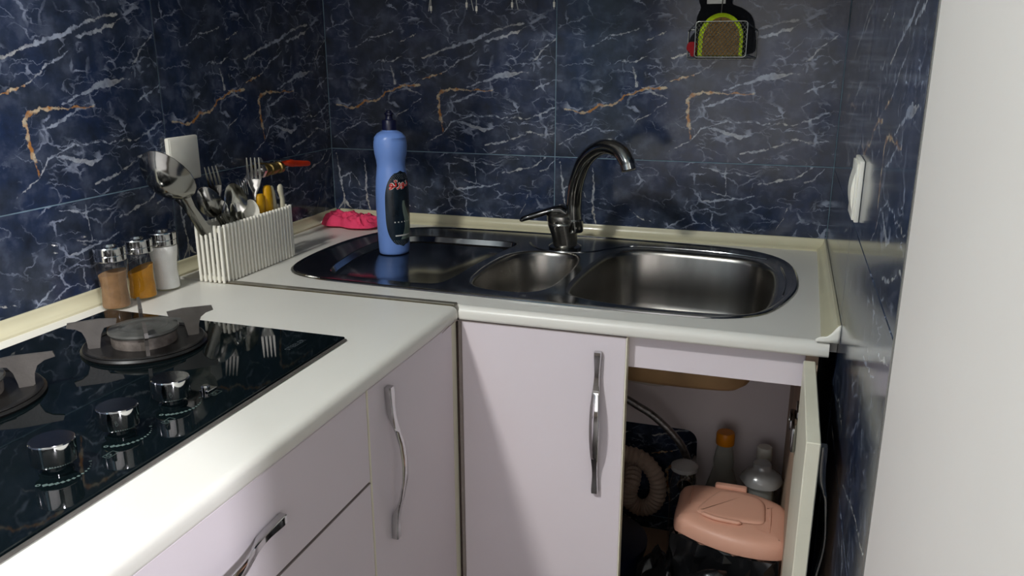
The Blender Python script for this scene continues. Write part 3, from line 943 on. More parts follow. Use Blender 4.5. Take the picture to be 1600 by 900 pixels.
def knob(x, y):
    k = MB()
    k.lathe([(0.0210, 0.0115), (0.0214, 0.0125), (0.0218, 0.0335), (0.0212, 0.0345)], 40, (x, y, HZ))
    o = obj('knob', k, M_chrome, hob, 30)
    obj('knob_face', MB().lathe([(0.0209, 0.0343), (0.0206, 0.0350), (0.0005, 0.0350)], 40, (x, y, HZ)), M_steel, o, 30)
    obj('knob_stem', MB().lathe([(0.0165, 0.0003), (0.0165, 0.002), (0.012, 0.0035), (0.011, 0.0116)], 28, (x, y, HZ)), M_glassblack, o, 30)
    # printed scale: graded bars on an arc on the cook's side, dots at both ends
    pr = MB()
    zz = HZ + 0.00015
    def quad(c, a, l, w):
        ca, sa = math.cos(a), math.sin(a)
        pr.bm.faces.new([pr.bm.verts.new((c[0] + ca * i * l - sa * j * w, c[1] + sa * i * l + ca * j * w, zz)) for i, j in ((-1, -1), (1, -1), (1, 1), (-1, 1))])
    A0, A1 = R(-62), R(42)
    N = 12
    for i in range(N):
        a = A0 + (A1 - A0) * i / (N - 1)
        s_ = 1 - 0.88 * i / (N - 1)
        rad = 0.0315
        quad((x + rad * math.cos(a), y + rad * math.sin(a)), a + 0.5, 0.0022 * s_ + 0.0003, 0.0016 * s_ + 0.0008)
    for a in (A0 - 0.22, A1 + 0.22):
        c = (x + 0.0315 * math.cos(a), y + 0.0315 * math.sin(a))
        n_ = 12
        ro, ri = (0.0026, 0.0012) if a < 0 else (0.0017, 0.0004)
        for i in range(n_):
            a1, a2 = 2 * PI * i / n_, 2 * PI * (i + 1) / n_
            pr.bm.faces.new([pr.bm.verts.new((c[0] + r_ * math.cos(t_), c[1] + r_ * math.sin(t_), zz)) for r_, t_ in ((ri, a1), (ro, a1), (ro, a2), (ri, a2))])
    # little plan of the hob with the burner in question
    cx2, cy2 = x + 0.027, y + 0.044
    for (i0, j0, i1, j1) in ((-.0045, -.0075, -.0040, .0075), (.0040, -.0075, .0045, .0075), (-.0045, -.0075, .0045, -.0070), (-.0045, .0070, .0045, .0075)):
        quad((cx2 + (i0 + i1) / 2, cy2 + (j0 + j1) / 2), 0, (i1 - i0) / 2, (j1 - j0) / 2)
    for i in range(12):
        a1, a2 = 2 * PI * i / 12, 2 * PI * (i + 1) / 12
        pr.bm.faces.new([pr.bm.verts.new((cx2 - 0.0005 + r_ * math.cos(t_), cy2 - 0.002 + r_ * math.sin(t_), zz)) for r_, t_ in ((.0022, a1), (.0028, a1), (.0028, a2), (.0022, a2))])
    obj('knob_print', pr, M_mark, o, label='grey printed scale and burner symbol')
    return o
KX = 0.4285
knob(KX, -1.301)
knob(KX, -1.2135)
knob(KX, -1.1285)
# spark button beside the far knob
sb = MB().lathe([(0.0055, 0.0002), (0.0055, 0.006), (0.004, 0.008)], 20, (0.4400, -1.083, HZ))
sb.box((0.434, -1.088, HZ + 0.0002), (0.447, -1.070, HZ + 0.002), 0.0005, 1)
obj('spark_button', sb, M_chrome, hob, 30)

def text_mesh(body, size, offset=0.0, extrude=0.0):
    c = bpy.data.curves.new('lettering', 'FONT')
    c.body = body
    c.size = size
    c.offset = offset
    c.resolution_u = 3
    c.align_x = 'CENTER'
    c.align_y = 'CENTER'
    o = bpy.data.objects.new('lettering', c)
    COL.objects.link(o)
    bpy.context.view_layer.update()
    me = bpy.data.meshes.new_from_object(o.evaluated_get(bpy.context.evaluated_depsgraph_get()))
    bpy.data.objects.remove(o)
    bm = bmesh.new()
    bm.from_mesh(me)
    bpy.data.meshes.remove(me)
    return bm

# maker's lettering on the glass, reading along the front edge
for body, size, x, y, mm in (('STEELER', 0.0125, 0.4530, -0.9000, M_mark2), ('- - - - - - -', 0.0060, 0.4655, -0.9030, M_mark2)):
    bm = text_mesh(body, size)
    for v in bm.verts:
        v.co = Vector((x - v.co.y, y + v.co.x, HZ + 0.00015))
    w_ = MB()
    w_.bm.free()
    w_.bm = bm
    obj('lettering', w_, mm, hob, recalc=False)

# ------------------------------------------------------------------ spice jars
def jar(x, y, m, fill, tilt, label, name='spice_jar'):
    t = thing(name, label, 'jar', (x, y, ZC), 'three glass spice jars with steel lids')
    prof = [(0.0215, 0.0006), (0.0235, 0.002), (0.0240, 0.006), (0.0232, 0.020), (0.0222, 0.034), (0.0228, 0.048), (0.0248, 0.062), (0.0262, 0.074), (0.0262, 0.082), (0.0250, 0.084)]
    obj('glass', MB().lathe(prof, 32, (x, y, ZC)), M_glass, t, 40)
    c = MB()
    inner = [(r - 0.0022, z) for r, z in prof]
    L = []
    zs = [0.004] + [z for r, z in inner if 0.004 < z < fill] + [fill]
    def rad(z):
        for (r1, z1), (r2, z2) in zip(inner, inner[1:]):
            if z1 <= z <= z2:
                return r1 + (r2 - r1) * (z - z1) / max(1e-6, z2 - z1)
        return inner[-1][0]
    for i, z in enumerate(zs):
        r = rad(z)
        tl = tilt * (z / fill) ** 3
        L.append([(x + r * math.cos(2 * PI * k / 32), y + r * math.sin(2 * PI * k / 32), ZC + z + tl * (math.cos(2 * PI * k / 32) * .7 + math.sin(2 * PI * k / 32) * .7)) for k in range(32)])
    c.loops(L, True, True, True)
    obj('contents', c, m, t, 40)
    lid = MB().lathe([(0.0242, 0.0835), (0.0248, 0.0845), (0.0248, 0.0925), (0.0242, 0.0935), (0.0252, 0.0945), (0.0252, 0.1050), (0.0240, 0.1070), (0.0120, 0.1076), (0.0095, 0.1110), (0.0005, 0.1118)], 36, (x, y, ZC))
    obj('lid', lid, M_chrome, t, 30)
    return t
jar(0.0520, -0.818, M_spicebrown, 0.062, 0.004, 'glass jar of brown spice with a steel lid, nearest the hob')
jar(0.0520, -0.7555, M_spiceyel, 0.054, 0.008, 'glass jar half full of yellow spice, between the two other jars')
jar(0.0520, -0.6950, M_salt, 0.082, 0.0, 'glass jar full of white salt beside the cutlery caddy')

# ------------------------------------------------------------------ cutlery caddy with slats
cad = thing('cutlery_caddy', 'white slatted plastic cutlery holder standing by the corner', 'holder', (0.105, -0.52, ZC))
CX0, CX1, CY0, CY1 = 0.0775, 0.1345, -0.6365, -0.404
CH = 0.1105
fr = MB()
fr.box((CX0 + 0.003, CY0 + 0.003, ZC + 0.006), (CX1 - 0.003, CY1 - 0.003, ZC + 0.010))
for z in (0.008, CH - 0.010):
    fr.box((CX0 + 0.0035, CY0 + 0.0035, ZC + z - 0.004), (CX1 - 0.0035, CY0 + 0.0060, ZC + z + 0.004))
    fr.box((CX0 + 0.0035, CY1 - 0.0060, ZC + z - 0.004), (CX1 - 0.0035, CY1 - 0.0035, ZC + z + 0.004))
    fr.box((CX0 + 0.0035, CY0 + 0.0035, ZC + z - 0.004), (CX0 + 0.0060, CY1 - 0.0035, ZC + z + 0.004))
    fr.box((CX1 - 0.0060, CY0 + 0.0035, ZC + z - 0.004), (CX1 - 0.0035, CY1 - 0.0035, ZC + z + 0.004))
fr.box((CX1 - 0.0062, CY0 + 0.005, ZC + 0.01), (CX1 - 0.0050, CY1 - 0.005, ZC + CH - 0.004))
fr.box((CX0 + 0.0050, CY0 + 0.005, ZC + 0.01), (CX0 + 0.0062, CY1 - 0.005, ZC + CH - 0.004))
obj('frame', fr, M_white, cad)
sm = MB().box((-0.0027, -0.0027, 0.001), (0.0027, 0.0027, CH), 0.0010, 1)
slat0 = obj('slat', sm, M_white, cad, local=True)
spots = []
NE, NS = 6, 23
for i in range(NE):
    x = CX0 + 0.0030 + (CX1 - CX0 - 0.006) * i / (NE - 1)
    spots += [(x, CY0 + 0.0005), (x, CY1 - 0.0005)]
for i in range(1, NS - 1):
    y = CY0 + 0.0005 + (CY1 - CY0 - 0.001) * i / (NS - 1)
    spots += [(CX0 + 0.0005, y), (CX1 - 0.0005, y)]
for i, (x, y) in enumerate(spots):
    o = slat0 if i == 0 else slat0.copy()
    if i:
        COL.objects.link(o)
        o.parent = cad
    o.location = (x - 0.105, y + 0.52, 0)

# ------------------------------------------------------------------ cutlery (built upright along z, head on top, face towards -y)
def strap(mb, rows):
    """rows: (z, half width, y offset, half thickness)"""
    L = []
    for z, w, yo, th in rows:
        L.append([(sx_ * w, yo + sy_ * th, z) for sx_, sy_ in ((-1, 0), (-.7, -1), (.7, -1), (1, 0), (.7, 1), (-.7, 1))])
    mb.loops(L, True, True, True)

def fork_mb(ln=0.19, k=1.0):
    mb = MB()
    h = ln - 0.062 * k
    strap(mb, [(0, .005 * k, 0, .0012), (.02, .0065 * k, 0, .0012), (.05, .004 * k, 0, .0012), (h - .02, .0028 * k, 0, .0014), (h, .004 * k, .001, .0014), (h + .012 * k, .0095 * k, .004 * k, .0011), (h + .024 * k, .0118 * k, .0045 * k, .001)])
    for i in range(4):
        x = (-1.5 + i) * .0067 * k
        rows = [(h + .023 * k, .0022 * k, .0045 * k, .001), (h + .040 * k, .0019 * k, .0035 * k, .001), (h + .062 * k, .0008 * k, -.001 * k, .0006)]
        L = []
        for z, w, yo, th in rows:
            L.append([(x + sx_ * w, yo + sy_ * th, z) for sx_, sy_ in ((-1, -1), (1, -1), (1, 1), (-1, 1))])
        mb.loops(L, True, True, True)
    return mb

def spoon_mb(ln=0.19, bl=0.06, bw=0.020, deep=0.009, hw=1.0, thick=.0012):
    mb = MB()
    h = ln - bl
    strap(mb, [(0, .0055 * hw, 0, thick), (.02, .0065 * hw, 0, thick), (.05, .0042 * hw, 0, thick), (h - .02, .0032 * hw, 0, thick * 1.3), (h + .004, .0045 * hw, .0005, thick * 1.2)])
    N, Mr = 20, 6
    def P(r, a, o):
        ca, sa = math.cos(a), math.sin(a)
        wx = bw * (1 + 0.14 * -sa)
        return (r * wx * ca, o + deep * (1 - r * r) , h + bl / 2 + r * bl / 2 * sa)
    for o in (0.0, 0.0014):
        L = [[P(max(r / Mr, 0.02), 2 * PI * k / N, o) for k in range(N)] for r in range(Mr + 1)]
        mb.loops(L, True, True, False)
    L = [[P(1, 2 * PI * k / N, o) for k in range(N)] for o in (0.0, 0.0014)]
    mb.loops(L)
    return mb

def place(o, foot, head, face):
    """stand a piece from foot to head with its hollow face towards 'face'"""
    foot, head, face = Vector(foot), Vector(head), Vector(face)
    z = (head - foot).normalized()
    y = -(face - z * face.dot(z)).normalized()
    x = y.cross(z)
    m = Matrix((x, y, z)).transposed().to_4x4()
    m.translation = foot
    o.matrix_world = m
    return o
CAMD = Vector((0.80, -1.33, 0.3))
G = 'cutlery standing in the white caddy'
ZB = ZC + 0.0115
# big serving spoon, its back to the camera
o = obj('serving_spoon', spoon_mb(0.300, 0.112, 0.044, 0.030, 3.8, .0015), M_midsteel, None, 60, local=True)
place(o, (0.108, -0.580, ZB), (0.098, -0.752, ZC + 0.262), Vector((-0.12, 1.0, -0.30)))
tag(o, 'large shiny serving spoon leaning left out of the white caddy', 'spoon', G)
o = obj('fork', fork_mb(0.205, 1.0), M_darkchrome, None, 40, local=True)
place(o, (0.108, -0.570, ZB), (0.098, -0.600, ZC + 0.208), CAMD)
tag(o, 'dark fork with tines up right behind the serving spoon handle', 'fork', G)
o = obj('tablespoon', spoon_mb(0.175, 0.066, 0.021, 0.009), M_cut, None, 60, local=True)
place(o, (0.100, -0.500, ZB), (0.108, -0.560, ZC + 0.180), CAMD + Vector((0.5, 0, 0)))
tag(o, 'tilted tablespoon with its hollow to the camera in the middle of the caddy', 'spoon', G)
o = obj('tablespoon', spoon_mb(0.185, 0.066, 0.022, 0.010), M_darkchrome, None, 60, local=True)
place(o, (0.110, -0.545, ZB), (0.092, -0.622, ZC + 0.175), -CAMD)
tag(o, 'dark tablespoon with its back to the camera beside the serving spoon', 'spoon', G)
o = obj('fork', fork_mb(0.205, 1.15), M_cut, None, 40, local=True)
place(o, (0.100, -0.480, ZB), (0.105, -0.481, ZC + 0.200), CAMD)
tag(o, 'bright fork standing tallest in front of the brass valve', 'fork', G)
o = obj('small_fork', fork_mb(0.168, 0.8), M_cut, None, 40, local=True)
place(o, (0.092, -0.500, ZB), (0.100, -0.515, ZC + 0.172), CAMD + Vector((-.9, 0, 0)))
tag(o, 'small fork between the tablespoon and the bright tall fork', 'fork', G)
o = obj('teaspoon', spoon_mb(0.14, 0.045, 0.015, 0.006), M_cut, None, 60, local=True)
place(o, (0.112, -0.575, ZC + 0.012), (0.114, -0.594, ZC + 0.146), -CAMD + Vector((1.2, 0, 0)))
tag(o, 'teaspoon low over the near rim of the caddy, left one of the pair', 'spoon', G)
o = obj('teaspoon', spoon_mb(0.135, 0.045, 0.014, 0.006), M_cut, None, 60, local=True)
place(o, (0.112, -0.555, ZC + 0.012), (0.116, -0.574, ZC + 0.142), -CAMD + Vector((1.2, 0, 0)))
tag(o, 'teaspoon low over the near rim of the caddy, right one of the pair', 'spoon', G)
o = obj('teaspoon', spoon_mb(0.128, 0.045, 0.015, 0.006), M_white, None, 60, local=True)
place(o, (0.110, -0.500, ZC + 0.012), (0.116, -0.515, ZC + 0.133), CAMD)
tag(o, 'white plastic spoon below the bright tall fork', 'spoon', G)
# yellow-handled peeler: two rounded prongs
yp = thing('peeler', 'yellow plastic peeler handle sticking out of the caddy', 'peeler', (0.108, -0.455, ZB), G)
for dy, top, w in ((-0.019, 0.143, .0115), (0.007, 0.157, .0130)):
    mb = MB()
    L = []
    for z, s_ in ((0, .55), (.05, .7), (.09, .95), (.115, 1.0), (.85, .9), (.95, .65), (1.0, .2)):
        zz = ZC + 0.012 + (z if z < 0.2 else (0.115 + (top - 0.130) * (z - 0.0) / 1.0 + 0.003 * (z > .9)))
        c = Vector((0.110, -0.455 + dy, zz))
        L.append([c + Vector((w * .6 * s_ * math.cos(2 * PI * k / 14), w * s_ * math.sin(2 * PI * k / 14), 0)) for k in range(14)])
    mb.loops(L, True, True, True)
    obj('handle_half', mb, M_yellow, yp, 50)
def knife(foot, path, label, r):
    k = thing('table_knife', label, 'knife', foot, G)
    n_ = len(path)
    mb = MB()
    L = []
    for i, (x, y, z, w) in enumerate(path):
        L.append([(x + w * .55 * math.cos(2 * PI * q_ / 12), y + w * math.sin(2 * PI * q_ / 12), z) for q_ in range(12)])
    mb.loops(L, True, True, True)
    obj('handle', mb, M_offw, k, 50)
    x, y, z, w = path[0]
    obj('blade', MB().box((x - .0006, y - .008, ZB), (x + .0006, y + .008, z), 0.0003, 1), M_cut, k)
knife((0.105, -0.420, ZB), [(.105,-.418,ZC+.075,.006),(.105,-.419,ZC+.105,.0065),(.105,-.422,ZC+.135,.0060),(.105,-.425,ZC+.148,.0050),(.105,-.426,ZC+.152,.0025)], 'straight ivory-handled knife behind the yellow peeler', 1)
knife((0.112, -0.413, ZB), [(.118,-.411,ZC+.070,.0075),(.118,-.4105,ZC+.105,.0075),(.118,-.4095,ZC+.122,.0068),(.118,-.4125,ZC+.134,.0070),(.118,-.4145,ZC+.142,.0085),(.118,-.4145,ZC+.150,.0075),(.118,-.4145,ZC+.154,.0035)], 'ivory knife handle with hooked round end at the far end of the caddy', 1)

# ------------------------------------------------------------------ dish soap bottle
BX, BY = 0.300, -0.265
ZS = ZC - 0.0121
PROF = [(.0300, .0006), (.0335, .003), (.0345, .012), (.0362, .06), (.0368, .10), (.0365, .135), (.0350, .160), (.0325, .180), (.0312, .190), (.0322, .202), (.0352, .216), (.0366, .230), (.0360, .241), (.0330, .250), (.0270, .2575), (.0200, .2615), (.0155, .2635), (.0150, .2660)]
PROF = [(r * 1.02, z * 1.018) for r, z in PROF]
soap = thing('dish_soap_bottle', 'blue squeeze bottle of dish soap with a navy cap standing on the drainboard', 'bottle', (BX, BY, ZS))
NA = R(-25)     # direction the label faces
def soap_rad(z):
    for (r1, z1), (r2, z2) in zip(PROF, PROF[1:]):
        if z1 <= z <= z2:
            return r1 + (r2 - r1) * (z - z1) / (z2 - z1)
    return PROF[-1][0]
def soap_pt(a, z, off=0.0):
    """a measured from the label's middle"""
    r = soap_rad(z)
    k = 0.90 if z < 0.25 else 1.0
    lx = r * k * math.cos(a)
    ly = r * math.sin(a)
    nrm = Vector((math.cos(a) / k, math.sin(a), 0)).normalized()
    p = Vector((lx, ly, 0)) + nrm * off
    return Vector((BX + p.x * math.cos(NA) - p.y * math.sin(NA), BY + p.x * math.sin(NA) + p.y * math.cos(NA), ZS + z))
from itertools import chain
PZ = []
for (r1, z1), (r2, z2) in zip(PROF, PROF[1:]):
    for j in range(2):
        PZ.append(z1 + (z2 - z1) * j / 2)
PZ.append(PROF[-1][1])
mb = MB()
mb.loops([[soap_pt(2 * PI * k / 48, z) for k in range(48)] for z in PZ], True, True, True)
obj('bottle_body', mb, M_blue, soap, 50)
cap = obj('cap', MB().lathe([(r, z * 1.018) for r, z in [(.0152, .2640), (.0160, .2650), (.0155, .2840), (.0148, .2850), (.0100, .2855)]], 28, (BX, BY, ZS)), M_navy, soap, 35)
obj('nozzle', MB().lathe([(r, z * 1.018) for r, z in [(.0100, .2850), (.0082, .2870), (.0072, .2940), (.0095, .2960), (.0092, .3000), (.0060, .3010), (.0058, .3040), (.0030, .3055)]], 24, (BX, BY, ZS)), M_navy, cap, 35)
def label_w(z):
    t = (z - 0.020) / 0.165
    t = min(max(t, 0), 1)
    return R(62) * (1 - abs(2 * t - 1) ** 3.2) ** 0.5
mb = MB()
mb.grid(lambda u_, v_: soap_pt(label_w(.020 + .165 * v_) * (2 * u_ - 1), .020 + .165 * v_, .0004), 20, 30)
lbo = obj('label', mb, M_lab, soap, 60, label='dark label with red lettering and a pale splash')
mb = MB()
def splash(u_, v_):
    z = .036 + .085 * v_
    c = R(14) + R(10) * math.sin(v_ * 5)
    return soap_pt(c + (R(20) * (1 - v_) + R(4)) * (2 * u_ - 1) , z, .0007)
mb.grid(splash, 8, 14)
obj('label_print', mb, M_labgreen, lbo, 60, label='pale green splash printed on the label')
mb = MB()
for z, a0, a1, hh in ((.045, -30, 30, .0028),):
    mb.grid(lambda u_, v_: soap_pt(R(a0 + (a1 - a0) * u_), z + hh * (v_ - .5), .0009), 10, 1)
for r_ in range(4):       # dotted pattern at the top and bottom of the label
    for c_ in range(11):
        for zb in (.168, .024):
            z = zb + r_ * .0032
            a = R(-38 + 76 * c_ / 10 + (3.8 if r_ % 2 else 0))
            if abs(a) < label_w(z) * .9:
                s_ = .0006
                p = [soap_pt(a + i * s_ / .036, z + j * s_, .0009) for i, j in ((-1, 0), (0, -1), (1, 0), (0, 1))]
                mb.bm.faces.new([mb.bm.verts.new(q) for q in p])
for c_ in range(6):
    z = .075
    a = R(-30 + 60 * c_ / 5)
    s_ = .0013
    mb.bm.faces.new([mb.bm.verts.new(soap_pt(a + i * s_ / .036, z + j * s_, .0009)) for i, j in ((-1, -1), (1, -1), (1, 1), (-1, 1))])
obj('label_print', mb, M_wprint, lbo, 60, kind='stuff', label='white dots and lines printed on the label')
WORD = '\ufeee\ufe97\ufead\ufeed\ufea9'
for off, m_, of in ((.0024, M_wprint, .0010), (0.0007, M_red, .0015)):
    bm = text_mesh(WORD, 0.030, off)
    xs = [v.co.x for v in bm.verts]
    ys = [v.co.y for v in bm.verts]
    cx_, cy_ = (min(xs) + max(xs)) / 2, (min(ys) + max(ys)) / 2
    k = 0.045 / (max(xs) - min(xs))
    bmesh.ops.subdivide_edges(bm, edges=[e for e in bm.edges if e.calc_length() > 0.004], cuts=1)
    for v in bm.verts:
        v.co = soap_pt(R(-8) + (v.co.x - cx_) * k / .034, .156 + (v.co.y - cy_) * k, of)
    w_ = MB()
    w_.bm.free()
    w_.bm = bm
    obj('lettering', w_, m_, lbo, recalc=False)

# ------------------------------------------------------------------ pink cloth
mb = MB()
CC = smooth_closed([(.022,-.098),(.040,-.060),(.075,-.034),(.12,-.028),(.165,-.040),(.176,-.075),(.172,-.118),(.150,-.135),(.115,-.140),(.085,-.128),(.050,-.132),(.030,-.120)], 6)
cc = Vector((.10, -.085))
NL = 14
def cloth_z(x, y, t):
    h = 0.027 * (1 - t ** 6) ** .5
    f = noise.noise(Vector((x * 22, y * 60, 1.3))) * .008 - abs(noise.noise(Vector((x * 45 + y * 60, y * 100 - x * 30, 4.1)))) * .018
    fold = .007 * (1 if (x - .115) * .8 + (y + .09) * .6 > .0 else 0) + .004 * math.sin((x * 1.2 - y) * 150) * (t < .95)
    tip = .010 * max(0, 1 - ((x - .04) ** 2 + (y + .085) ** 2) / .0009)
    return max(.0012, (h + f - fold * .8) * (1 if t < .98 else .35) + tip * (t < .95))
L = [[(p.x, p.y, ZC + .0046) for p in [cc + (Vector(q) - cc) * .9 for q in CC]]]
L.append([(q.x, q.y, ZC + .0068) for q in CC])
for i in range(1, NL):
    t = 1 - i / NL
    L.append([(cc.x + (q.x - cc.x) * t, cc.y + (q.y - cc.y) * t, ZC + .0048 + cloth_z(cc.x + (q.x - cc.x) * t, cc.y + (q.y - cc.y) * t, t)) for q in CC])
mb.loops(L, True, True, True)
cl_o = obj('cleaning_cloth', mb, M_pink, None, 60)
tag(cl_o, 'crumpled bright pink cleaning cloth in the back left corner of the worktop', 'cloth')

# ------------------------------------------------------------------ things on the left wall
plate = thing('wall_socket', 'ivory socket plate on the left wall, half hidden by the serving spoon', 'socket', (0.006, -0.559, 1.12))
obj('plate', MB().box((0.0002, -0.602, 1.078), (0.010, -0.518, 1.162), 0.003, 2), M_white, plate, 40)
obj('cover', MB().box((0.0095, -0.5985, 1.0815), (0.0108, -0.5215, 1.1585), 0.0006, 2), M_white, plate, 40)

va = thing('gas_valve', 'brass gas valve with an orange-red lever on the left wall', 'valve', (0.02, -0.29, 1.07))
RX = Matrix.Rotation(-PI / 2, 3, 'X')       # z -> y
RY = Matrix.Rotation(PI / 2, 3, 'Y')        # z -> x
vb = MB()
vb.lathe([(.012, 0), (.014, .002), (.014, .012), (.011, .014), (.010, .024), (.0125, .026), (.0135, .034), (.0125, .044), (.010, .046), (.010, .056), (.013, .058), (.013, .068), (.009, .070)], 20, (.048, -.372, 1.073), rot=RX)
obj('valve_body', vb, M_brass, va, 35)
obj('hose_nut', MB().lathe([(.0145, 0), (.0158, .003), (.0158, .011), (.0145, .014)], 6, (.048, -.386, 1.074), rot=RX), M_cut, va)
obj('wall_pipe', MB().tube([(.0003, -.320, 1.073), (.048, -.320, 1.073)], .010, 18), M_brass, va, 40)
obj('flange', MB().lathe([(.022, .0003), (.022, .003), (.012, .007)], 28, (0, -.320, 1.073), rot=RY), M_cut, va, 35)
obj('gas_hose', MB().tube(smooth_open([(.048,-.372,1.073),(.048,-.400,1.072),(.044,-.425,1.060),(.034,-.440,1.03),(.024,-.446,.985),(.019,-.448,.935)], 4), .0065, 12), M_hose, va, 50)
lv = MB()
L = []
for x, y, z, a, b in ((.052,-.305,1.081,.006,.004),(.054,-.292,1.082,.0075,.0075),(.055,-.268,1.077,.0075,.0085),(.055,-.262,1.076,.005,.0075),(.056,-.240,1.073,.0042,.0070),(.056,-.205,1.069,.0036,.0062),(.056,-.196,1.068,.002,.004)):
    L.append([(x + a * math.cos(2 * PI * k / 14), y, z + b * math.sin(2 * PI * k / 14)) for k in range(14)])
lv.loops(L, True, True, True)
obj('lever', lv, M_orange, va, 50)
obj('nameplate', MB().box((.040, -.318, 1.086), (.060, -.282, 1.090), .001, 1), M_cut, va)

# ------------------------------------------------------------------ switch on the right wall
sw = thing('wall_switch', 'white light switch with a bulging rocker on the right wall tiles by the tap', 'switch', (W - 0.01, -0.66, 1.13))
SY0, SY1 = -0.705, -0.625
obj('plate', MB().box((W - 0.0065, SY0, 1.0965), (W - 0.0002, SY1, 1.178), 0.0015, 2), M_white, sw, 40)
obj('frame', MB().box((W - 0.0095, SY0 + 0.003, 1.0990), (W - 0.0063, SY1 - 0.004, 1.174), 0.0012, 2), M_white, sw, 40)
rk = MB()
L = []
for j in range(11):
    v_ = j / 10
    z = 1.110 + .052 * v_
    x = W - .0094 - .0038 * (1 - (2 * v_ - 1) ** 2)
    L.append([(x, SY0 + .012, z), (x, SY1 - .012, z), (W - .0091, SY1 - .012, z), (W - .0091, SY0 + .012, z)])
rk.loops(L, True, True, True)
obj('rocker', rk, M_white, sw, 40)

# ------------------------------------------------------------------ sponge basket hanging on the back wall
bk = thing('sponge_basket', 'small wire basket for sponges hanging on the back wall tiles', 'basket', (0.96, -0.03, 1.30))
fx0, fx1, fz0, fz1, fy = 0.908, 1.012, 1.306, 1.377, -0.052
bx0, bx1, bz0, bz1, by = 0.888, 1.030, 1.302, 1.362, -0.005
def ring(pts, r, name, m=M_wire, seg=8):
    obj(name, MB().tube(list(pts) + [pts[0]], r, seg), m, bk, 50)
ring([(x, fy, z) for x, z in rrect(fx0, fz0, fx1, fz1, .006, 3)], .0012, 'front_frame')
ring([(x, by, z) for x, z in rrect(bx0, bz0, bx1, bz1, .004, 3)], .0014, 'back_frame')
for a, b in (((fx0, fy, fz0 + .004), (bx0, by, bz0 + .003)), ((fx1, fy, fz0 + .004), (bx1, by, bz0 + .003)), ((fx0, fy, fz1 - .004), (bx0, by, bz1 - .003)), ((fx1, fy, fz1 - .004), (bx1, by, bz1 - .003))):
    obj('side_rail', MB().tube([a, b], .0012, 8), M_wire, bk, 50)
mesh = MB()
ND = 13
H_ = fz1 - fz0
W_ = fx1 - fx0
for s_ in (1, -1):
    for i in range(-8, ND + 1):
        x0 = fx0 + W_ * i / ND
        pts = []
        for t in (0, 1):
            pts.append([x0 + s_ * H_ * .85 * t if s_ > 0 else x0 + H_ * .85 * (1 - t), fz0 + H_ * t])
        (xa, za), (xb, zb) = pts
        # clip to the frame
        def clip(xa, za, xb, zb):
            t0_, t1_ = 0.0, 1.0
            dx = xb - xa
            for lo, sg in ((fx0, 1), (fx1, -1)):
                da, db = (xa - lo) * sg, (xb - lo) * sg
                if da < 0 and db < 0:
                    return None
                if da < 0:
                    t0_ = max(t0_, da / (da - db))
                elif db < 0:
                    t1_ = min(t1_, da / (da - db))
            if t0_ >= t1_:
                return None
            return [(xa + dx * t, za + (zb - za) * t) for t in (t0_, t1_)]
        c = clip(xa, za, xb, zb)
        if c:
            mesh.tube([(c[0][0], fy, c[0][1]), (c[1][0], fy, c[1][1])], .0005, 4)
for i in range(16):                      # floor wires
    t = i / 15
    mesh.tube([(fx0 + (fx1 - fx0) * t, fy, fz0), (bx0 + (bx1 - bx0) * t, by, bz0)], .0006, 4)
mo = obj('wire_mesh', mesh, M_wire, bk)
mo['kind'] = 'stuff'
obj('hook', MB().tube([(.957, fy + .006, fz1 + .012), (.957, -.03, 1.42), (.957, -.006, 1.46)], .0012, 8), M_cut, bk, 50)
obj('hook', MB().tube([(.957, fy + .006, fz1 + .012), (.957, fy, fz1)], .0010, 8), M_cut, bk, 50)

def arch(x0, x1, z0, z1, n=18, k=.42):
    """tombstone outline"""
    cx, w = (x0 + x1) / 2, (x1 - x0) / 2
    zs_ = z0 + (z1 - z0) * k
    out = [(x0, z0), (x1, z0)]
    for i in range(n + 1):
        a = PI * i / n
        out.append((cx + w * math.cos(a), zs_ + (z1 - zs_) * math.sin(a)))
    return out
sg = thing('sponge', 'lime green dish sponge with a brown scouring face in the wire basket', 'sponge', (0.957, -0.04, 1.308))
mb = MB().prism(arch(.914, 1.004, 1.3085, 1.3935), 'y', -.0490, -.028)
bmesh.ops.bevel(mb.bm, geom=[e for e in mb.bm.edges if len(e.link_faces) == 2 and e.calc_face_angle(0) > 1.0], offset=.004, segments=2, affect='EDGES')
obj('foam', mb, M_lime, sg, 50)
mb = MB().prism(arch(.923, .997, 1.3090, 1.3855), 'y', -.0505, -.0488)
obj('scouring_pad', mb, M_scour, sg, 50)
bc = MB()
bol = smooth_closed([(.893,1.315),(.895,1.345),(.905,1.36),(.906,1.385),(.913,1.405),(.912,1.425),(.97,1.430),(.975,1.413),(1.0,1.402),(1.018,1.385),(1.026,1.35),(1.024,1.315),(.96,1.306)], 4)
bc.prism([(p.x, p.y) for p in bol], 'y', -.0265, -.0080)
bmesh.ops.bevel(bc.bm, geom=[e for e in bc.bm.edges if len(e.link_faces) == 2 and e.calc_face_angle(0) > 1.0], offset=.005, segments=2, affect='EDGES')
o = obj('scrubbing_mitt', bc, M_blackcloth, None, 50)
tag(o, 'black cloth scrubbing mitt tucked behind the lime sponge in the basket', 'cloth')
o2 = obj('care_tag', MB().box((.925, -.0285, 1.4125), (.963, -.0268, 1.4280), .0005, 1), M_white, o)
mb = MB()
rol = smooth_closed([(.8905,1.322),(.893,1.334),(.902,1.337),(.911,1.332),(.910,1.315),(.906,1.3075),(.900,1.3085),(.897,1.316)], 3)
mb.prism([(p.x, p.y) for p in rol], 'y', -.0470, -.0285)
bmesh.ops.bevel(mb.bm, geom=[e for e in mb.bm.edges if len(e.link_faces) == 2 and e.calc_face_angle(0) > 1.0], offset=.003, segments=2, affect='EDGES')
o = obj('scouring_cloth', mb, M_redcloth, None, 50)
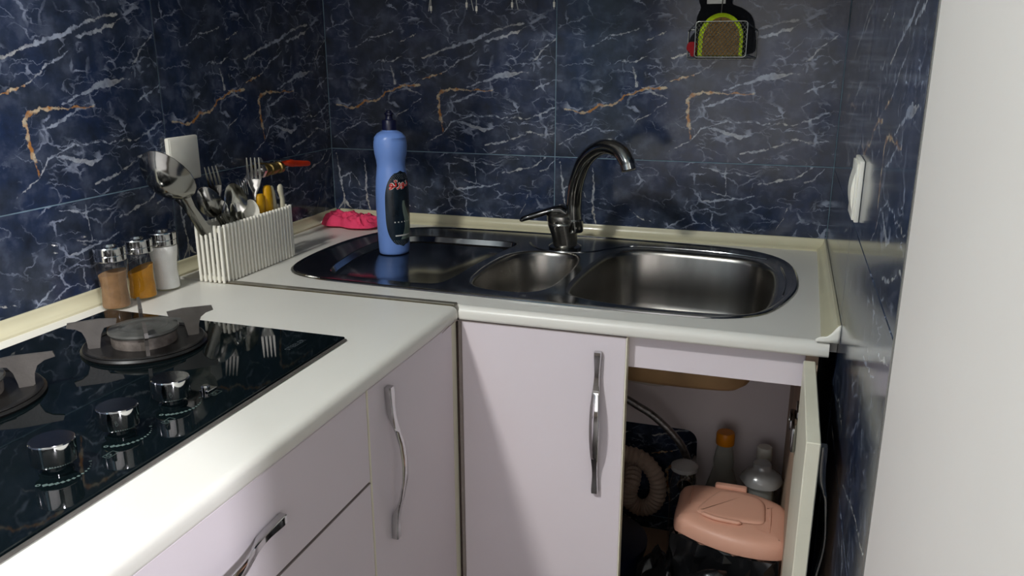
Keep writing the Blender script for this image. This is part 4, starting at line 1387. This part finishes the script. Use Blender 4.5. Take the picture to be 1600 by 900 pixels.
tag(o, 'small dark red scouring cloth squeezed at the left end of the wire basket', 'cloth')

# ------------------------------------------------------------------ wire dish rack whose prongs hang into the top of the frame
rk = thing('dish_rack', 'wire dish rack under the cupboard with white-tipped prongs at the top edge', 'rack', (0.5, -0.12, 1.50))
obj('rail', MB().tube([(.30, -.10, 1.470), (.66, -.10, 1.470)], .002, 8), M_wire, rk, 50)
obj('rail', MB().tube([(.30, -.20, 1.470), (.66, -.20, 1.470)], .002, 8), M_wire, rk, 50)
for x in (.30, .66):
    for y in (-.10, -.20):
        obj('hanger', MB().tube([(x, y, 1.470), (x, y, 1.5195)], .002, 8), M_wire, rk, 50)
    obj('rail', MB().tube([(x, -.20, 1.470), (x, -.10, 1.470)], .002, 8), M_wire, rk, 50)
for x, zt in ((.3315, 1.4085), (.4165, 1.4145), (.4395, 1.4065), (.5215, 1.4130), (.6150, 1.4120)):
    p = obj('prong', MB().tube([(x, -.10, 1.470), (x, -.10, zt + .006), (x, -.10, zt - .008)], .0011, 8), M_wire, rk, 50)
    obj('prong_tip', MB().lathe([(.0012, -.0055), (.0024, -.0050), (.0026, .004), (.0018, .0055)], 12, (x, -.10, zt + .0015)), M_white, p, 40, label='white plastic tip')
for x, dx in ((.3255, .005), (.4325, -.007), (.5350, -.007)):
    obj('prong', MB().tube([(x + dx, -.10, 1.470), (x + dx * .9, -.10, 1.432), (x, -.10, 1.404)], .0010, 8), M_wire, rk, 50)

# ------------------------------------------------------------------ inside the sink cabinet
# waste trap
tp = thing('waste_trap', 'beige corrugated waste pipe curling below the small bowl', 'pipe', (0.85, -0.14, 0.3))
pth = smooth_open([(.64,-.30,.73),(.66,-.28,.62),(.70,-.22,.50),(.745,-.15,.43),(.80,-.12,.405),(.845,-.115,.395),(.880,-.115,.360),(.890,-.118,.318),(.878,-.120,.283),(.852,-.122,.270),(.828,-.124,.283),(.822,-.126,.305),(.826,-.110,.33),(.82,-.07,.345),(.80,-.02,.345)], 8)
n = len(pth)
obj('corrugated_pipe', MB().tube(pth, [0.0195 + 0.0016 * (1 if i % 2 else -1) for i in range(n)], 16), M_pipe, tp, 20)
pv = thing('overflow_pipe', 'white plastic waste pipe running below the sink bowls', 'pipe', (0.80, -0.25, 0.68))
obj('pipe_run', MB().tube([(.66, -.32, .690), (.76, -.31, .690), (.845, -.30, .688)], [.026, .026, .0245], 18), M_pipew, pv, 40)
obj('elbow', MB().tube(smooth_open([(.848,-.30,.688),(.90,-.31,.690),(.93,-.32,.705),(.935,-.33,.735)], 4), .024, 18), M_pipew, pv, 40)
hs = thing('water_hose', 'braided steel water hose curving down to the stop valve', 'hose', (0.9, -0.15, 0.5))
obj('hose', MB().tube(smooth_open([(.70,-.17,.84),(.74,-.16,.66),(.79,-.15,.575),(.83,-.15,.548),(.87,-.15,.527),(.908,-.15,.497),(.936,-.147,.465),(.950,-.140,.435),(.955,-.13,.415)], 6), .0085, 14), M_hose, hs, 50)
obj('hose_nut', MB().lathe([(.012, 0), (.013, .003), (.013, .018), (.011, .020)], 6, (.956, -.128, .394)), M_darkchrome, hs)
sv = MB()
sv.lathe([(.016, 0), (.018, .004), (.018, .018), (.012, .026)], 18, (.956, -.128, .366))
sv.tube([(.956, -.128, .375), (.956, -.035, .375)], .011, 14)
sv.tube([(.956, -.128, .376), (.956, -.165, .372)], [.012, .009], 14)
sv.lathe([(.017, 0), (.019, .004), (.017, .010)], 10, (.956, -.165, .372), rot=Matrix.Rotation(PI / 2, 3, 'X'))
o = obj('stop_valve', sv, M_darkchrome, None, 40)
tag(o, 'dark metal stop valve at the lower end of the braided hose', 'valve')

def bottle(x, y, z0, H, r, capm, cap_r, cap_h, mat_, label, glass_prof, liquid=None):
    b = thing('bottle', label, 'bottle', (x, y, z0))
    obj('bottle_body', MB().lathe([(r_ * r, z_ * H) for r_, z_ in glass_prof], 28, (x, y, z0)), mat_, b, 40)
    zc_ = glass_prof[-1][1] * H
    obj('bottle_cap', MB().lathe([(cap_r * .96, zc_ - .002), (cap_r, zc_), (cap_r, zc_ + cap_h * .85), (cap_r * .9, zc_ + cap_h), (.001, zc_ + cap_h)], 28, (x, y, z0)), capm, b, 35)
    return b
FZ = 0.1635
bottle(1.0335, -.115, FZ, .302, .040, M_ocap, .0205, .027, M_pet, 'clear bottle with an orange-yellow screw cap at the back of the cabinet',
       [(.85, .003), (1, .02), (1, .50), (.98, .60), (.72, .72), (.55, .80), (.58, .86), (.50, .93), (.42, .97), (.40, 1.0)])
bottle(1.1200, -.105, FZ, .272, .036, M_white, .0170, .029, M_pet, 'clear bottle with a white screw cap by the right side panel',
       [(.85, .003), (1, .02), (1, .60), (.95, .70), (.70, .80), (.48, .90), (.42, .97), (.40, 1.0)])
jb = thing('glass_jar', 'small glass jar with a grey lid left behind the pink lid', 'jar', (0.958, -0.235, FZ))
obj('jar_body', MB().lathe([(.026, .002), (.029, .01), (.029, .25), (.024, .275), (.023, .285)], 28, (.958, -.235, FZ)), M_glass, jb, 40)
obj('jar_lid', MB().lathe([(.026, .283), (.029, .286), (.029, .294), (.020, .300), (.001, .301)], 28, (.958, -.235, FZ)), M_haze, jb, 40)
cp = thing('plastic_cup', 'crumpled clear plastic cup upturned behind the pink lid', 'cup', (1.125, -0.215, 0.40))
pc = MB()
L = []
for r_, z_ in ((.044, .000), (.043, .006), (.036, .020), (.024, .030), (.019, .034), (.0185, .044), (.002, .046)):
    L.append([(1.118 + r_ * (1 + .10 * math.sin(3 * a_ + z_ * 90)) * math.cos(a_), -.20 + r_ * (1 + .08 * math.cos(2 * a_)) * math.sin(a_), (.428 + z_)) for a_ in [2 * PI * k / 28 for k in range(28)]])
pc.loops(L, True, False, True)
obj('cup_wall', pc, M_haze, cp, 50)
obj('cup_stem', MB().lathe([(.022, .002), (.026, .01), (.026, .26), (.018, .284)], 24, (1.118, -.20, FZ)), M_pet, cp, 40)

# waste bin with a pink lid over a black bag
bin_ = thing('waste_bin', 'small waste bin with a domed pink plastic lid and a black bag', 'bin', (1.07, -0.40, FZ))
LO = smooth_closed([(.968,-.290),(1.000,-.262),(1.045,-.262),(1.085,-.264),(1.125,-.282),(1.160,-.320),(1.168,-.40),(1.166,-.478),(1.150,-.512),(1.090,-.520),(1.030,-.500),(.978,-.462),(.964,-.44),(.964,-.36)], 4)
LC = Vector((1.068, -.388))
YL = lambda y: -0.335 + (y + 0.262) * 0.62
XL = lambda x: 0.962 + (x - 0.962) * 1.03
LO = [Vector((min(XL(p.x), 1.1725), YL(p.y))) for p in LO]
LC = Vector((XL(LC.x), YL(LC.y)))
def lid_z(x, y):
    return 0.468 + (y + .41) * 0.12
lid = MB()
L = []
for d_, h in ((.006, -.030), (.0, -.031), (-.001, -.026), (.0, -.010), (.004, -.003), (.012, .001), (.022, .003), (.040, .0045), (.055, .0055)):
    L.append([(p.x, p.y, lid_z(p.x, p.y) + h) for p in scaled(LO, d_)])
base_l = L[-1]
cxy = Vector((LC.x, LC.y))
for t in (.7, .45, .2, .02):
    L.append([(cxy.x + (q[0] - cxy.x) * t, cxy.y + (q[1] - cxy.y) * t, lid_z(0, cxy.y + (q[1] - cxy.y) * t) + .0055 + .004 * (1 - t)) for q in base_l])
lid.loops(L, True, False, True)
lo_ = obj('bin_lid', lid, M_pinkpl, bin_, 60, label='domed pink plastic lid')
# raised panel and grip ridge on the lid
pn = smooth_closed([(XL(a_), YL(b_)) for a_, b_ in [(1.003,-.425),(1.030,-.330),(1.048,-.305),(1.085,-.307),(1.118,-.330),(1.124,-.400),(1.120,-.440),(1.090,-.448),(1.035,-.445)]], 4)
rp = MB()
L = []
for d_, h in ((0, -.001), (.002, .0012), (.006, .0022), (.012, .0026)):
    L.append([(p.x, p.y, lid_z(p.x, p.y) + .0085 + h) for p in scaled(pn, d_)])
rp.loops(L, True, False, True)
obj('raised_panel', rp, M_pinkpl, lo_, 60)
rd = smooth_open([(XL(a_), YL(b_), 0) for a_, b_ in [(1.012,-.436),(1.040,-.452),(1.085,-.456)]], 6)
obj('grip_ridge', MB().tube([(p.x, p.y, lid_z(p.x, p.y) + .0085) for p in rd], [.001] + [.0042] * (len(rd) - 2) + [.001], 10), M_pinkpl, lo_, 60)
obj('side_ridge', MB().tube([(1.139, YL(y_), lid_z(0, YL(y_)) + .0045) for y_ in (-.35, -.39, -.43, -.47)], [.001, .0022, .0022, .001], 8), M_pinkpl, lo_, 60)
obj('side_ridge', MB().tube([(.988, YL(y_), lid_z(0, YL(y_)) + .0045) for y_ in (-.30, -.34, -.39)], [.001, .0022, .001], 8), M_pinkpl, lo_, 60)
hg = MB().box((1.030, YL(-.274), lid_z(0, -.335) - .020), (1.092, YL(-.250), lid_z(0, -.335) + .005), .004, 2)
obj('hinge_tab', hg, M_pinkpl, lo_, 40)
bb = MB()
L = []
for z, s_ in ((FZ, .72), (FZ + .02, .78), (.36, .90), (.428, .93)):
    L.append([(LC.x + (p.x - LC.x) * s_, LC.y + (p.y - LC.y) * s_, z if z < .4 else lid_z(p.x, p.y) - .036) for p in LO])
bb.loops(L, True, True, True)
obj('bin_body', bb, M_pinkpl, bin_, 50)
bg = MB()
L = []
rnd = random.Random(3)
for i, (z, s_) in enumerate(((.428, .97), (.422, 1.04), (.405, 1.07), (.38, 1.05), (.35, 1.06), (.31, 1.03), (.27, 1.03), (.23, 1.0), (.19, .98))):
    row = []
    for j, p in enumerate(LO):
        a_ = 2 * PI * j / len(LO)
        q_ = (abs(noise.noise(Vector((p.x * 34, p.y * 34, z * 22)))) - .25) * .040
        s2 = s_ + q_ / .1 * (.5 if i < 2 else 1)
        x_, y_ = LC.x + (p.x - LC.x) * s2, LC.y + (p.y - LC.y) * s2
        x_ = min(x_, 1.160)
        y_ = max(y_, -.598)
        row.append((x_, y_, (lid_z(p.x, p.y) - .034 if i < 2 else z) + noise.noise(Vector((j * .9, i * 1.3, 0))) * .006))
    L.append(row)
bg.loops(L, True, False, False)
bmesh.ops.triangulate(bg.bm, faces=bg.bm.faces)
obj('bin_liner', bg, M_bag, bin_, 25, label='glossy black crumpled bag')

# loose black bags in front of the bin
def bag(name, c, rx, ry, rz, seed, m, label):
    mb = MB()
    bmesh.ops.create_icosphere(mb.bm, subdivisions=4, radius=1.0)
    for v in mb.bm.verts:
        d_ = v.co.normalized()
        q_ = 1 + .30 * noise.noise(d_ * 2.3 + Vector((seed, 0, 0))) + .34 * (abs(noise.noise(d_ * 3.1 + Vector((0, seed, 0)))) - .2) + .10 * abs(noise.noise(d_ * 6 + Vector((0, 0, seed))))
        v.co = Vector((c[0] + d_.x * rx * q_, c[1] + d_.y * ry * q_, max(FZ + .0005, c[2] + d_.z * rz * q_)))
    o = obj(name, mb, m, None, 22)
    o.data.set_sharp_from_angle(angle=R(60))
    tag(o, label, 'bag', 'plastic bags in the sink cabinet')
    return o
bag('plastic_bag', (1.045, -.545, .315), .075, .050, .085, 2.0, M_bag, 'black crumpled plastic bag in front of the waste bin')
bag('plastic_bag', (.945, -.440, .275), .055, .060, .080, 5.0, M_bag, 'black crumpled plastic bag left of the waste bin')
bag('plastic_bag', (.925, -.345, .235), .020, .022, .060, 8.0, M_bagwhite, 'small whitish plastic bag beside the navy bucket')
bk2 = thing('bucket', 'dark navy plastic bucket behind the closed sink door', 'bucket', (.80, -.36, FZ))
obj('bucket_body', MB().lathe([(.078, .001), (.082, .004), (.098, .150), (.101, .152), (.101, .158), (.097, .159)], 40, (.800, -.36, FZ)), M_navypl, bk2, 40)
obj('bucket_lid', MB().lathe([(.102, .159), (.102, .166), (.094, .169), (.05, .175), (.001, .177)], 40, (.800, -.36, FZ)), M_navypl, bk2, 40)
